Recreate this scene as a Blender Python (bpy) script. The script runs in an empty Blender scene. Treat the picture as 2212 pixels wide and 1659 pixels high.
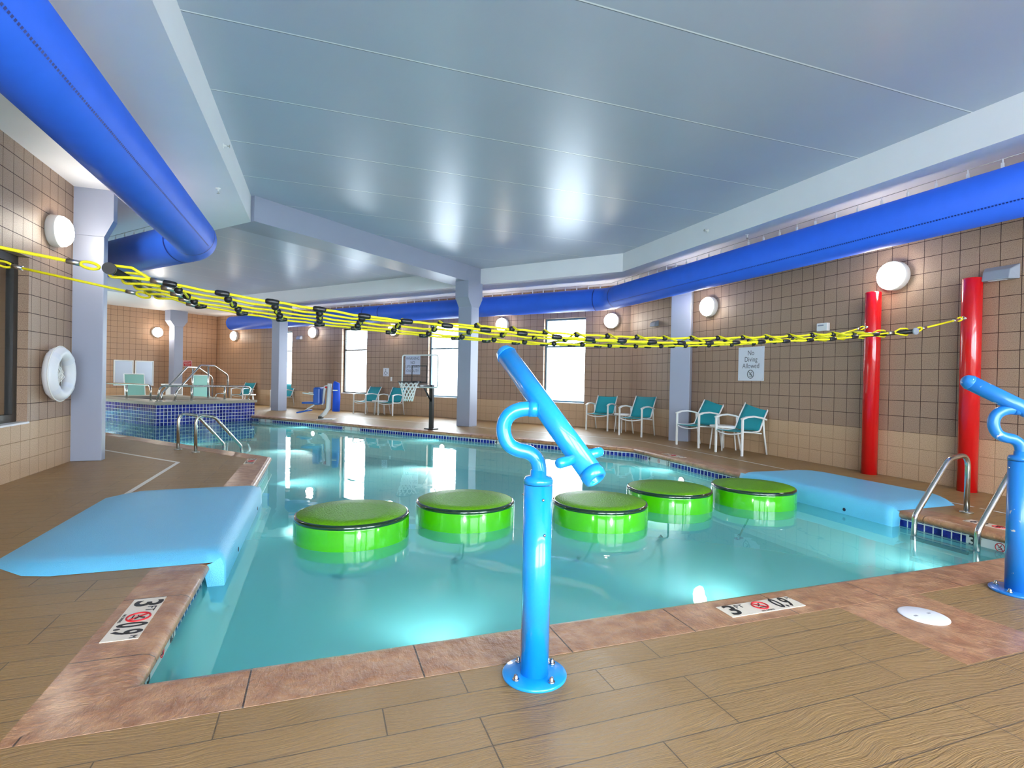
import bpy, bmesh, math, random
from mathutils import Vector, Matrix
random.seed(7)
R = math.radians
# ------------------------------------------------------------------ camera
SC = bpy.context.scene
COL = SC.collection
FPX = 1160.0
YAW = math.atan(416/FPX); PITCH = -math.atan(9.5/FPX); ROLL = R(1.15)
EYE = Vector((0, 0, 1.19))
fw = Vector((math.sin(YAW)*math.cos(PITCH), math.cos(YAW)*math.cos(PITCH), math.sin(PITCH)))
r0 = Vector((math.cos(YAW), -math.sin(YAW), 0)); u0 = r0.cross(fw)
rt = r0*math.cos(ROLL)+u0*math.sin(ROLL); up = -r0*math.sin(ROLL)+u0*math.cos(ROLL)
cam = bpy.data.cameras.new('camera'); camo = bpy.data.objects.new('camera', cam); COL.objects.link(camo)
cam.sensor_width = 36; cam.lens = 36*FPX/2212; cam.clip_start = .05; cam.clip_end = 300
camo.matrix_world = Matrix(((rt.x, up.x, -fw.x, EYE.x), (rt.y, up.y, -fw.y, EYE.y), (rt.z, up.z, -fw.z, EYE.z), (0, 0, 0, 1)))
SC.camera = camo
# ------------------------------------------------------------------ view, world
SC.view_settings.view_transform = 'Standard'; SC.view_settings.look = 'None'
SC.view_settings.gamma = 1; SC.view_settings.use_curve_mapping = False
SC.view_settings.exposure = 1.36
SC.cycles.max_bounces = 10; SC.cycles.diffuse_bounces = 5; SC.cycles.glossy_bounces = 4
SC.cycles.transparent_max_bounces = 12; SC.cycles.transmission_bounces = 4
SC.cycles.caustics_reflective = False; SC.cycles.caustics_refractive = False
SC.cycles.sample_clamp_indirect = 6
wd = bpy.data.worlds.new('daylight'); SC.world = wd; wd.use_nodes = True
bg = wd.node_tree.nodes['Background']; bg.inputs[0].default_value = (.86, .94, 1.0, 1); bg.inputs[1].default_value = 7.2
PLW = 135
# wing axes: the far wing of the hall turns 38.7 degrees to the left
WA = R(128.7); w = Vector((math.cos(WA), math.sin(WA), 0)); n = Vector((math.cos(WA+math.pi/2), math.sin(WA+math.pi/2), 0)); P0 = Vector((7.2, 11.5, 0))
Z = Vector((0, 0, 1))
def W(a, b, z=0.0): return P0+w*a+n*b+Z*z
def portal(c, normal, sx, sy):
    l = bpy.data.lights.new('window_daylight', 'AREA'); l.shape = 'RECTANGLE'; l.size = sx; l.size_y = sy
    l.cycles.is_portal = True
    o = bpy.data.objects.new('window_daylight', l); COL.objects.link(o)
    zz = -Vector(normal).normalized(); xx = Z.cross(zz).normalized(); yy = zz.cross(xx)
    o.matrix_world = Matrix(((xx.x, yy.x, zz.x, c[0]), (xx.y, yy.y, zz.y, c[1]), (xx.z, yy.z, zz.z, c[2]), (0, 0, 0, 1)))
FA, FB = (-3.06, 7.2), -3.6          # unseen wall behind the camera, its windows added for fill light
FWIN = ((-2.7, 0.3), (0.7, 3.5), (3.9, 6.9))
AW = ((1.2, 2.42), (5.25, 6.47), (9.15, 10.37), (13.1, 14.32))
for x0, x1 in FWIN: portal(((x0+x1)/2, FB-.1, 1.75), (0, 1, 0), x1-x0, 3.0)
for a0, a1 in AW: portal(W((a0+a1)/2, -.12, 1.73), n, a1-a0, 2.24)
# ------------------------------------------------------------------ materials
def srgb(*c):
    return tuple((v/255/12.92 if v/255 <= .04045 else ((v/255+.055)/1.055)**2.4) for v in c)+(1,)
MATS = {}
def mat(name, col, rough=.5, metal=0, spec=.5, coat=0, emit=None, es=0, noise=0, nscale=20, bump=0, bscale=60, alpha=None, trans=0):
    m = bpy.data.materials.new(name); m.use_nodes = True; N = m.node_tree.nodes; L = m.node_tree.links
    b = N['Principled BSDF']; b.inputs['Base Color'].default_value = col; b.inputs['Roughness'].default_value = rough
    b.inputs['Metallic'].default_value = metal; b.inputs['Specular IOR Level'].default_value = spec
    b.inputs['Coat Weight'].default_value = coat; b.inputs['Coat Roughness'].default_value = .05
    if emit: b.inputs['Emission Color'].default_value = emit; b.inputs['Emission Strength'].default_value = es
    tc = None
    if noise or bump:
        tc = N.new('ShaderNodeTexCoord')
    if noise:
        nt = N.new('ShaderNodeTexNoise'); nt.inputs['Scale'].default_value = nscale; nt.inputs['Detail'].default_value = 4
        L.new(tc.outputs['Object'], nt.inputs['Vector'])
        mx = N.new('ShaderNodeMix'); mx.data_type = 'RGBA'
        mx.inputs[6].default_value = tuple(min(1, c*(1-noise)) for c in col[:3])+(1,)
        mx.inputs[7].default_value = tuple(min(1, c*(1+noise)) for c in col[:3])+(1,)
        L.new(nt.outputs['Fac'], mx.inputs[0]); L.new(mx.outputs[2], b.inputs['Base Color'])
    if bump:
        nb = N.new('ShaderNodeTexNoise'); nb.inputs['Scale'].default_value = bscale; nb.inputs['Detail'].default_value = 3
        L.new(tc.outputs['Object'], nb.inputs['Vector'])
        bp = N.new('ShaderNodeBump'); bp.inputs['Strength'].default_value = bump; bp.inputs['Distance'].default_value = .01
        L.new(nb.outputs['Fac'], bp.inputs['Height']); L.new(bp.outputs[0], b.inputs['Normal'])
    MATS[name] = m; return m
class NT:
    def __init__(s, m): s.N = m.node_tree.nodes; s.L = m.node_tree.links; s.b = s.N['Principled BSDF']
    def add(s, t, **k):
        nd = s.N.new(t)
        for a, v in k.items(): setattr(nd, a, v)
        return nd
    def link(s, a, b): s.L.new(a, b)
    def math(s, op, a, b=None):
        nd = s.N.new('ShaderNodeMath'); nd.operation = op
        for i, v in enumerate((a, b)):
            if v is None: continue
            if isinstance(v, (int, float)): nd.inputs[i].default_value = v
            else: s.L.new(v, nd.inputs[i])
        return nd.outputs[0]
    def mix(s, f, a, b):
        nd = s.N.new('ShaderNodeMix'); nd.data_type = 'RGBA'
        for i, v in ((0, f), (6, a), (7, b)):
            if isinstance(v, (int, float, tuple)): nd.inputs[i].default_value = v
            else: s.L.new(v, nd.inputs[i])
        return nd.outputs[2]
    def ramp(s, f, *st):
        nd = s.N.new('ShaderNodeValToRGB'); e = nd.color_ramp.elements
        e[0].position, e[0].color = st[0]; e[1].position, e[1].color = st[-1]
        for p, c in st[1:-1]:
            x = e.new(p); x.color = c
        s.L.new(f, nd.inputs[0]); return nd.outputs[0]
    def noise(s, v, sc, det=3, rough=.5):
        nd = s.N.new('ShaderNodeTexNoise'); nd.inputs['Scale'].default_value = sc; nd.inputs['Detail'].default_value = det
        nd.inputs['Roughness'].default_value = rough; s.L.new(v, nd.inputs['Vector']); return nd.outputs['Fac']
    def mapping(s, v, loc=(0, 0, 0), sc=(1, 1, 1), rot=(0, 0, 0)):
        nd = s.N.new('ShaderNodeMapping'); nd.inputs['Location'].default_value = loc; nd.inputs['Scale'].default_value = sc
        nd.inputs['Rotation'].default_value = rot; s.L.new(v, nd.inputs['Vector']); return nd.outputs[0]
    def bump(s, h, st, dist=.01, nrm=None):
        nd = s.N.new('ShaderNodeBump'); nd.inputs['Strength'].default_value = st; nd.inputs['Distance'].default_value = dist
        s.L.new(h, nd.inputs['Height'])
        if nrm: s.L.new(nrm, nd.inputs['Normal'])
        return nd.outputs[0]
    def brick(s, v, bw, rh, mort, off=0, sm=.1, c1=(0, 0, 0, 1), c2=(1, 1, 1, 1), cm=(0, 0, 0, 1), freq=2):
        nd = s.N.new('ShaderNodeTexBrick'); nd.offset = off; nd.offset_frequency = freq; nd.squash = 1
        i = nd.inputs; i['Scale'].default_value = 1; i['Brick Width'].default_value = bw; i['Row Height'].default_value = rh
        i['Mortar Size'].default_value = mort; i['Mortar Smooth'].default_value = sm
        i['Color1'].default_value = c1; i['Color2'].default_value = c2; i['Mortar'].default_value = cm
        s.L.new(v, i['Vector']); return nd
def uvn(t): return t.add('ShaderNodeUVMap').outputs[0]
# concrete block wall: brown ground-face blocks scored into squares, three tan courses at the foot
def block_mat(name, hi, lo, spk):
    m = mat(name, hi, .42, spec=.5); t = NT(m); uv = uvn(t)
    S = .2032
    bk = t.brick(uv, S, S, .0042, sm=.3, c1=(0, 0, 0, 1), c2=(1, 1, 1, 1), cm=(.5, .5, .5, 1))
    sep = t.add('ShaderNodeSeparateXYZ'); t.link(uv, sep.inputs[0])
    tan = t.math('LESS_THAN', sep.outputs[1], 3*S)
    fine = t.noise(uv, 120, 3, .75); mid = t.noise(uv, 60, 3); big = t.noise(uv, .9, 2)
    base = t.mix(tan, hi, lo)
    base = t.mix(t.math('MULTIPLY', bk.outputs['Color'], .12), base, t.mix(tan, srgb(196, 164, 144), srgb(216, 184, 150)))
    dark = t.ramp(fine, (.36, (1, 1, 1, 1)), (.50, (0, 0, 0, 1)))
    lite = t.ramp(fine, (.60, (0, 0, 0, 1)), (.70, (1, 1, 1, 1)))
    c = t.mix(t.math('MULTIPLY', dark, .75), base, t.mix(tan, srgb(112, 82, 68), srgb(150, 112, 82)))
    c = t.mix(t.math('MULTIPLY', lite, .65), c, t.mix(tan, spk, srgb(214, 188, 156)))
    c = t.mix(t.math('MULTIPLY', big, .12), c, srgb(150, 114, 92))
    jt = t.mix(tan, srgb(60, 32, 24), srgb(162, 132, 100))
    c = t.mix(bk.outputs['Fac'], c, jt); t.link(c, t.b.inputs['Base Color'])
    h = t.math('SUBTRACT', t.math('MULTIPLY', t.math('ADD', fine, mid), .55), t.math('MULTIPLY', bk.outputs['Fac'], 1.0))
    t.link(t.bump(h, .55, .006), t.b.inputs['Normal'])
    t.link(t.math('ADD', .42, t.math('MULTIPLY', bk.outputs['Fac'], .4)), t.b.inputs['Roughness'])
    return m
M_BLOCK = block_mat('brown_block', srgb(172, 142, 116), srgb(210, 176, 138), srgb(224, 206, 186))
M_BLOCK2 = block_mat('warm_brown_block', srgb(200, 156, 120), srgb(214, 172, 130), srgb(226, 196, 164))
# stamped concrete planks
def plank_mat():
    m = mat('stamped_plank_deck', srgb(160, 124, 78), .35); t = NT(m); uv = uvn(t)
    v = t.mapping(uv, (0.31, .060, 0))
    bk = t.brick(v, .86, .155, .0026, off=.37, sm=.2, freq=3)
    warp = t.add('ShaderNodeTexNoise'); warp.inputs['Scale'].default_value = 1.6; warp.inputs['Detail'].default_value = 2; t.link(uv, warp.inputs['Vector'])
    wv = t.add('ShaderNodeVectorMath', operation='MULTIPLY_ADD'); t.link(warp.outputs['Color'], wv.inputs[0]); wv.inputs[1].default_value = (0, .22, 0); t.link(uv, wv.inputs[2])
    g = t.noise(t.mapping(wv.outputs[0], sc=(.12, 3.0, 1)), 26, 4, .6)
    g2 = t.noise(t.mapping(wv.outputs[0], sc=(.3, 4.0, 1)), 75, 2, .6)
    big = t.noise(uv, 1.3, 2)
    c = t.mix(t.math('MULTIPLY', bk.outputs['Color'], .6), srgb(164, 130, 84), srgb(148, 117, 76))
    c = t.mix(t.math('MULTIPLY', big, .5), c, srgb(168, 126, 70))
    c = t.mix(t.math('MULTIPLY', g, .6), c, srgb(128, 98, 60))
    c = t.mix(bk.outputs['Fac'], c, srgb(92, 72, 48)); t.link(c, t.b.inputs['Base Color'])
    h = t.math('ADD', t.math('MULTIPLY', g, .9), t.math('MULTIPLY', g2, .45))
    h = t.math('SUBTRACT', h, t.math('MULTIPLY', bk.outputs['Fac'], .9))
    t.link(t.bump(h, .8, .009), t.b.inputs['Normal']); t.b.inputs['Roughness'].default_value = .36
    return m
M_PLANK = plank_mat()
def stone_mat():
    m = mat('stamped_stone_coping', srgb(158, 112, 86), .35); t = NT(m); uv = uvn(t)
    bk = t.brick(t.mapping(uv, (.63, 5, 0)), .652, 20, .0035, sm=.2)
    a = t.noise(uv, 9, 6, .6); b = t.noise(t.mapping(uv, sc=(1.6, .6, 1), rot=(0, 0, .5)), 26, 5, .65)
    c = t.mix(t.ramp(a, (.40, (0, 0, 0, 1)), (.60, (1, 1, 1, 1))), srgb(164, 112, 76), srgb(200, 150, 108))
    c = t.mix(t.math('MULTIPLY', b, .45), c, srgb(160, 106, 76))
    c = t.mix(bk.outputs['Fac'], c, srgb(66, 44, 32)); t.link(c, t.b.inputs['Base Color'])
    h = t.math('SUBTRACT', t.math('ADD', t.math('MULTIPLY', a, 1.2), t.math('MULTIPLY', b, .7)), t.math('MULTIPLY', bk.outputs['Fac'], 1.5))
    t.link(t.bump(h, .9, .016), t.b.inputs['Normal'])
    t.b.inputs['Coat Weight'].default_value = .3; t.b.inputs['Coat Roughness'].default_value = .2
    return m
M_STONE = stone_mat()
def tile_mat(name, pitch, zoff, gw=.055, grout=(226, 230, 228)):
    m = mat(name, srgb(24, 30, 120), .12); t = NT(m); uv = uvn(t)
    bk = t.brick(t.mapping(uv, (0, zoff, 0)), pitch, pitch, pitch*gw, sm=.05)
    nn = t.noise(uv, 24, 3)
    c = t.mix(bk.outputs['Color'], srgb(16, 20, 96), srgb(34, 46, 150))
    c = t.mix(t.ramp(nn, (.45, (0, 0, 0, 1)), (.7, (.8, .8, .8, 1))), c, srgb(48, 66, 176))
    c = t.mix(bk.outputs['Fac'], c, srgb(*grout)); t.link(c, t.b.inputs['Base Color'])
    t.link(t.math('ADD', .1, t.math('MULTIPLY', bk.outputs['Fac'], .6)), t.b.inputs['Roughness'])
    t.link(t.bump(t.math('SUBTRACT', 1.0, bk.outputs['Fac']), .4, .002), t.b.inputs['Normal'])
    return m
M_TILE = tile_mat('blue_waterline_tile', .0762, .1605, .075)
M_TILES = tile_mat('blue_spa_tile', .089, .161, .06)
M_CEIL = mat('ceiling_paint', srgb(176, 184, 202), .32, noise=.05, nscale=1.2, bump=.03, bscale=30)
def seams():
    t = NT(M_CEIL); uv = uvn(t)
    sep = t.add('ShaderNodeSeparateXYZ'); t.link(uv, sep.inputs[0])
    fr = t.math('FRACT', t.math('DIVIDE', t.math('ADD', sep.outputs[1], 100*1.22-4.82+.008), 1.22))
    ln = t.math('LESS_THAN', fr, .013); ln2 = t.math('MULTIPLY', t.math('GREATER_THAN', fr, .013), t.math('LESS_THAN', fr, .019))
    cur = t.b.inputs['Base Color'].links[0].from_socket
    c = t.mix(ln, cur, srgb(240, 242, 246)); c = t.mix(ln2, c, srgb(90, 100, 112)); t.link(c, t.b.inputs['Base Color'])
seams()
M_SOFF = mat('soffit_paint', srgb(240, 240, 242), .45, noise=.03, nscale=2)
M_COLM = mat('column_paint', srgb(156, 162, 180), .4, noise=.03, nscale=3)
M_WHITE = mat('white_powder_coat', srgb(236, 236, 232), .35)
M_TEAL = mat('teal_sling_fabric', srgb(20, 150, 158), .6, bump=.2, bscale=400)
M_PALE = mat('backlit_teal_sling_fabric', srgb(150, 200, 186), .7, bump=.2, bscale=400)  # teal sling with light from behind put into its colour
M_DUCT = mat('royal_blue_duct_fabric', srgb(42, 102, 226), .5, noise=.08, nscale=5, bump=.12, bscale=6)
M_DUCTS = mat('blue_duct_seam', srgb(14, 44, 140), .5)
M_STEEL = mat('polished_steel', srgb(200, 198, 192), .18, metal=1)
M_STEELW = mat('brushed_steel', srgb(190, 188, 180), .3, metal=1)
M_BLACK = mat('black_plastic', srgb(26, 26, 28), .35)
M_DARK = mat('dark_bronze_frame', srgb(38, 36, 34), .4)
M_RED = mat('glossy_red_paint', srgb(206, 8, 16), .18, coat=.6)
M_ROPE = mat('yellow_rope', srgb(246, 230, 20), .55, noise=.12, nscale=90, bump=.5, bscale=180)
M_LIME = mat('lime_green_gelcoat', srgb(68, 176, 8), .12, coat=1, noise=.06, nscale=3)
M_LIMET = mat('textured_green_top', srgb(96, 158, 16), .42, noise=.25, nscale=30, bump=1.0, bscale=60, spec=.1)
M_DGRN = mat('dark_green_band', srgb(10, 46, 24), .12, coat=1)
M_AQUA = mat('light_blue_foam', srgb(104, 198, 238), .3, noise=.04, nscale=4, bump=.5, bscale=160)
M_CBLUE = mat('sky_blue_paint', srgb(22, 158, 240), .22, coat=.7)
M_CBLUE2 = mat('worn_blue_paint', srgb(34, 124, 206), .3, coat=.3)
def wear():
    t = NT(M_CBLUE2); tc = t.add('ShaderNodeTexCoord').outputs['Object']
    f = t.ramp(t.noise(tc, 16, 5, .6), (.66, (0, 0, 0, 1)), (.67, (1, 1, 1, 1)))
    t.link(t.mix(f, srgb(34, 124, 206), srgb(214, 214, 208)), t.b.inputs['Base Color'])
wear()
M_HOLE = mat('dark_bore', srgb(8, 20, 60), .6)
M_PLASTER = mat('pool_plaster', srgb(166, 226, 228), .6, noise=.05, nscale=1.5)
M_SIGN = mat('sign_white', srgb(226, 230, 238), .35)
M_INK = mat('sign_ink', srgb(96, 100, 106), .5)
M_BINK = mat('black_ink', srgb(26, 26, 28), .5)
M_RINK = mat('red_ink', srgb(200, 24, 34), .5)
M_SIGNR = mat('sign_red', srgb(196, 30, 40), .4)
M_MARK = mat('cream_marker_tile', srgb(236, 222, 200), .3, noise=.05, nscale=30)
M_MARKW = mat('white_marker_tile', srgb(220, 226, 222), .25)
M_GREYP = mat('grey_plastic', srgb(150, 156, 166), .4)
M_BOARD = mat('grey_board', srgb(176, 184, 196), .3, metal=.4)
M_RING = mat('white_vinyl', srgb(232, 234, 238), .35)
M_LIFTB = mat('lift_blue_plastic', srgb(22, 78, 168), .35)
M_LIFTC = mat('blue_cover_fabric', srgb(24, 84, 214), .6)
M_NET = mat('white_net_cord', srgb(240, 240, 236), .6)
M_DRAIN = mat('white_drain_strip', srgb(224, 222, 216), .4)
M_LID = mat('white_skimmer_plastic', srgb(236, 236, 238), .35)
M_ROD = mat('underwater_tether', srgb(60, 120, 110), .5)
M_ANCH = mat('dark_anchor_metal', srgb(30, 44, 48), .4, metal=.6)
M_EXT = mat('exterior_white_block', srgb(225, 228, 230), .8)
M_GRND = mat('exterior_snowy_ground', srgb(225, 228, 232), .9)
M_LAMP = mat('opal_lamp_glass', srgb(255, 250, 240), .4, emit=(1, .93, .82, 1), es=17)
M_PLITE = mat('pool_light_lens', srgb(255, 255, 255), .3, emit=(.95, 1, 1, 1), es=6)
M_LRIM = mat('lamp_housing', srgb(226, 222, 216), .4)
def clear(name, tint, fr=1.45, rough=0.0, wave=0, milk=None):
    m = bpy.data.materials.new(name); m.use_nodes = True; N = m.node_tree.nodes; L = m.node_tree.links
    N.remove(N['Principled BSDF']); o = N['Material Output']
    tr = N.new('ShaderNodeBsdfTransparent'); tr.inputs[0].default_value = tint
    gl = N.new('ShaderNodeBsdfGlossy'); gl.inputs['Roughness'].default_value = rough
    mx = N.new('ShaderNodeMixShader')
    if wave: f = N.new('ShaderNodeFresnel'); f.inputs[0].default_value = fr
    else:   # both faces of a thin pane reflect alike
        lw = N.new('ShaderNodeLayerWeight'); pw = N.new('ShaderNodeMath'); pw.operation = 'POWER'; pw.inputs[1].default_value = 5; L.new(lw.outputs['Facing'], pw.inputs[0])
        f = N.new('ShaderNodeMath'); f.operation = 'MULTIPLY_ADD'; f.inputs[1].default_value = .92; f.inputs[2].default_value = .035; L.new(pw.outputs[0], f.inputs[0])
    L.new(f.outputs[0], mx.inputs[0]); body = tr.outputs[0]
    if milk:
        df = N.new('ShaderNodeBsdfDiffuse'); df.inputs[0].default_value = milk[0]; m2 = N.new('ShaderNodeMixShader'); m2.inputs[0].default_value = milk[1]
        tl = N.new('ShaderNodeBsdfTranslucent'); tl.inputs[0].default_value = milk[0]; m3 = N.new('ShaderNodeMixShader'); L.new(df.outputs[0], m3.inputs[1]); L.new(tl.outputs[0], m3.inputs[2])
        L.new(tr.outputs[0], m2.inputs[1]); L.new(m3.outputs[0], m2.inputs[2]); body = m2.outputs[0]
    L.new(body, mx.inputs[1]); L.new(gl.outputs[0], mx.inputs[2]); L.new(mx.outputs[0], o.inputs[0])
    if wave:
        tc = N.new('ShaderNodeTexCoord'); nz = N.new('ShaderNodeTexNoise'); nz.inputs['Scale'].default_value = 2.2; nz.inputs['Detail'].default_value = 2
        bp = N.new('ShaderNodeBump'); bp.inputs['Strength'].default_value = wave; bp.inputs['Distance'].default_value = .05
        L.new(tc.outputs['Object'], nz.inputs['Vector']); L.new(nz.outputs['Fac'], bp.inputs['Height'])
        L.new(bp.outputs[0], gl.inputs['Normal'])
    return m
M_GLASS = clear('window_glass', (.97, .99, 1, 1))
M_ACRYL = clear('clear_acrylic', (.84, .88, .94, 1), 1.35)
M_WATER = clear('pool_water', (.76, .95, .95, 1), 1.33, .0, .04, (srgb(124, 228, 238), .40))
# ------------------------------------------------------------------ mesh builder
class MB:
    def __init__(s): s.v = []; s.f = []; s.sm = []; s.uv = []; s.mi = []
    def face(s, idx, smooth=False, uv=None, mi=0): s.f.append(tuple(idx)); s.sm.append(smooth); s.uv.append(uv); s.mi.append(mi)
    def add(s, vs): b = len(s.v); s.v += [Vector(p) for p in vs]; return b
    def box(s, c, sz, rot=None, mi=0):
        c = Vector(c); h = Vector(sz)/2; vs = []
        for x in (-1, 1):
            for y in (-1, 1):
                for z in (-1, 1):
                    p = Vector((x*h.x, y*h.y, z*h.z)); vs.append(c+(rot @ p if rot else p))
        b = s.add(vs)
        for q in ((0, 1, 3, 2), (4, 6, 7, 5), (0, 4, 5, 1), (2, 3, 7, 6), (0, 2, 6, 4), (1, 5, 7, 3)): s.face([b+i for i in q], mi=mi)
        return s
    def prism(s, poly, z0, z1, mi=0):
        k = len(poly); b = s.add([(p[0], p[1], z0) for p in poly]+[(p[0], p[1], z1) for p in poly])
        s.face([b+i for i in range(k)][::-1], mi=mi); s.face([b+k+i for i in range(k)], mi=mi)
        for i in range(k): j = (i+1) % k; s.face([b+i, b+j, b+k+j, b+k+i], mi=mi)
        return s
    def poly(s, pts, mi=0): b = s.add(pts); s.face([b+i for i in range(len(pts))], mi=mi); return s
    def tube(s, pts, r, seg=10, caps=True, closed=False, mi=0):
        pts = [Vector(p) for p in pts]; k = len(pts); rr = r if isinstance(r, (list, tuple)) else [r]*k
        T = []
        for i in range(k):
            a = pts[(i-1) % k] if (closed or i) else pts[i]; c = pts[(i+1) % k] if (closed or i < k-1) else pts[i]
            T.append((c-a).normalized())
        nn = T[0].orthogonal().normalized(); rings = []
        for i in range(k):
            if i:
                ax = T[i-1].cross(T[i])
                if ax.length > 1e-7: nn = Matrix.Rotation(T[i-1].angle(T[i]), 3, ax.normalized()) @ nn
            nn = (nn-T[i]*nn.dot(T[i])).normalized(); bb = T[i].cross(nn)
            rings.append(s.add([pts[i]+(nn*math.cos(2*math.pi*j/seg)+bb*math.sin(2*math.pi*j/seg))*rr[i] for j in range(seg)]))
        for i in range(k if closed else k-1):
            a, b = rings[i], rings[(i+1) % k]
            for j in range(seg): q = (j+1) % seg; s.face([a+j, a+q, b+q, b+j], True, mi=mi)
        if caps and not closed:
            s.face([rings[0]+j for j in range(seg)][::-1], mi=mi); s.face([rings[-1]+j for j in range(seg)], mi=mi)
        return s
    def lathe(s, prof, o=(0, 0, 0), ax=(0, 0, 1), seg=32, smooth=True, mi=0):
        o = Vector(o); ax = Vector(ax).normalized(); x = ax.orthogonal().normalized(); y = ax.cross(x); rings = []
        for r, h in prof:
            rings.append(s.add([o+ax*h+(x*math.cos(2*math.pi*j/seg)+y*math.sin(2*math.pi*j/seg))*max(r, 1e-4) for j in range(seg)]))
        for a, b in zip(rings, rings[1:]):
            for j in range(seg): q = (j+1) % seg; s.face([a+j, a+q, b+q, b+j], smooth, mi=mi)
        if prof[0][0] > 1e-3: s.face([rings[0]+j for j in range(seg)][::-1], mi=mi)
        if prof[-1][0] > 1e-3: s.face([rings[-1]+j for j in range(seg)], mi=mi)
        return s
    def sphere(s, c, r, sc=(1, 1, 1), seg=14, rings=8):
        b0 = len(s.v); s.lathe([(r*math.sin(math.pi*i/rings), -r*math.cos(math.pi*i/rings)) for i in range(rings+1)], (0, 0, 0), seg=seg)
        for i in range(b0, len(s.v)): p = s.v[i]; s.v[i] = Vector((p.x*sc[0], p.y*sc[1], p.z*sc[2]))+Vector(c)
        return s
    def build(s, name, m, parent=None, uvbox=False, hv=None, bevel=0, recalc=True, udir=None):
        me = bpy.data.meshes.new(name); me.from_pydata([tuple(p) for p in s.v], [], s.f); me.update()
        for i, p in enumerate(me.polygons): p.use_smooth = s.sm[i]; p.material_index = s.mi[i]
        if recalc:
            bm = bmesh.new(); bm.from_mesh(me); bmesh.ops.recalc_face_normals(bm, faces=bm.faces); bm.to_mesh(me); bm.free()
        if uvbox or any(u is not None for u in s.uv):
            ul = me.uv_layers.new(name='UVMap')
            for i, p in enumerate(me.polygons):
                nr = p.normal; loops = list(p.loop_indices)
                if s.uv[i] is not None:
                    vi = {v: k for k, v in enumerate(s.f[i])}
                    for li in loops: ul.data[li].uv = s.uv[i][vi[me.loops[li].vertex_index]]
                elif abs(nr.z) > .7:
                    ux = udir or Vector((1, 0, 0)); uy = Vector((-ux.y, ux.x, 0))
                    for li in loops: co = me.vertices[me.loops[li].vertex_index].co; ul.data[li].uv = (co.dot(ux), co.dot(uy))
                else:
                    tg = Vector((-nr.y, nr.x, 0)).normalized()
                    if tg.x+tg.y*.3 < 0: tg = -tg
                    for li in loops: co = me.vertices[me.loops[li].vertex_index].co; ul.data[li].uv = (co.dot(tg), co.z)
        for x in (m if isinstance(m, (list, tuple)) else [m]): me.materials.append(x)
        o = bpy.data.objects.new(name, me); COL.objects.link(o)
        if parent: o.parent = parent
        if bevel:
            md = o.modifiers.new('bevel', 'BEVEL'); md.width = bevel; md.segments = 2; md.limit_method = 'ANGLE'
        return o
def thing(name, label, cat, loc=(0, 0, 0), rotz=0, group=None):
    o = bpy.data.objects.new(name, None); COL.objects.link(o); o.empty_display_size = .1
    o.location = loc; o.rotation_euler = (0, 0, rotz); o['label'] = label; o['category'] = cat
    if group: o['group'] = group
    return o
def tag(o, label, cat, group=None, kind=None):
    o['label'] = label; o['category'] = cat
    if group: o['group'] = group
    if kind: o['kind'] = kind
    return o
def struct(o): o['kind'] = 'structure'; return o
def copy_tree(o, parent=None):
    c = o.copy(); COL.objects.link(c); c.parent = parent
    for ch in list(o.children): copy_tree(ch, c)
    return c
def dup(root, loc, rotz, label, group=None):
    r = copy_tree(root); r.location = loc; r.rotation_euler = (0, 0, rotz); r['label'] = label
    if group: r['group'] = group
    return r
def fillet(pts, rad, k=6):
    pts = [Vector(p) for p in pts]; out = [pts[0]]
    for i in range(1, len(pts)-1):
        a, p, b = pts[i-1], pts[i], pts[i+1]; r = rad[i-1] if isinstance(rad, (list, tuple)) else rad
        d1 = (a-p).normalized(); d2 = (b-p).normalized(); an = d1.angle(d2)
        if an > math.pi-.05 or r <= 0: out.append(p); continue
        t = min(r/math.tan(an/2), (a-p).length*.49, (b-p).length*.49); q1 = p+d1*t; q2 = p+d2*t
        for j in range(k+1): u = j/k; out.append(q1*(1-u)**2+p*2*u*(1-u)+q2*u*u)
    out.append(pts[-1]); return out
def frame(right, upv, origin):
    right = Vector(right).normalized(); upv = Vector(upv).normalized(); nz = right.cross(upv)
    return Matrix(((right.x, upv.x, nz.x, origin[0]), (right.y, upv.y, nz.y, origin[1]), (right.z, upv.z, nz.z, origin[2]), (0, 0, 0, 1)))
def text(s, size, m, parent, loc, name='lettering', align='CENTER', sx=1.0, rot=0, ext=.0004, bold=0):
    cu = bpy.data.curves.new('t', 'FONT'); cu.body = s; cu.size = size; cu.align_x = align; cu.align_y = 'CENTER'; cu.extrude = ext; cu.offset = bold; cu.resolution_u = 3
    o = bpy.data.objects.new('t', cu); COL.objects.link(o); bpy.context.view_layer.update()
    me = bpy.data.meshes.new_from_object(o.evaluated_get(bpy.context.evaluated_depsgraph_get())); me.name = name
    bpy.data.objects.remove(o); bpy.data.curves.remove(cu)
    if not me.materials: me.materials.append(m)
    else: me.materials[0] = m
    q = bpy.data.objects.new(name, me); COL.objects.link(q); q.parent = parent; q.location = loc; q.scale = (sx, 1, 1); q.rotation_euler = (0, 0, rot)
    return q
def off2(path, d):
    out = []
    for i in range(len(path)):
        p = Vector(path[i]); t1 = (p-Vector(path[i-1])).normalized() if i else None; t2 = (Vector(path[i+1])-p).normalized() if i < len(path)-1 else None
        if t1 is None: t1 = t2
        if t2 is None: t2 = t1
        n1 = Vector((-t1.y, t1.x, 0)); n2 = Vector((-t2.y, t2.x, 0)); m = (n1+n2).normalized(); out.append(p+m*(d/max(.3, m.dot(n1))))
    return out
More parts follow.
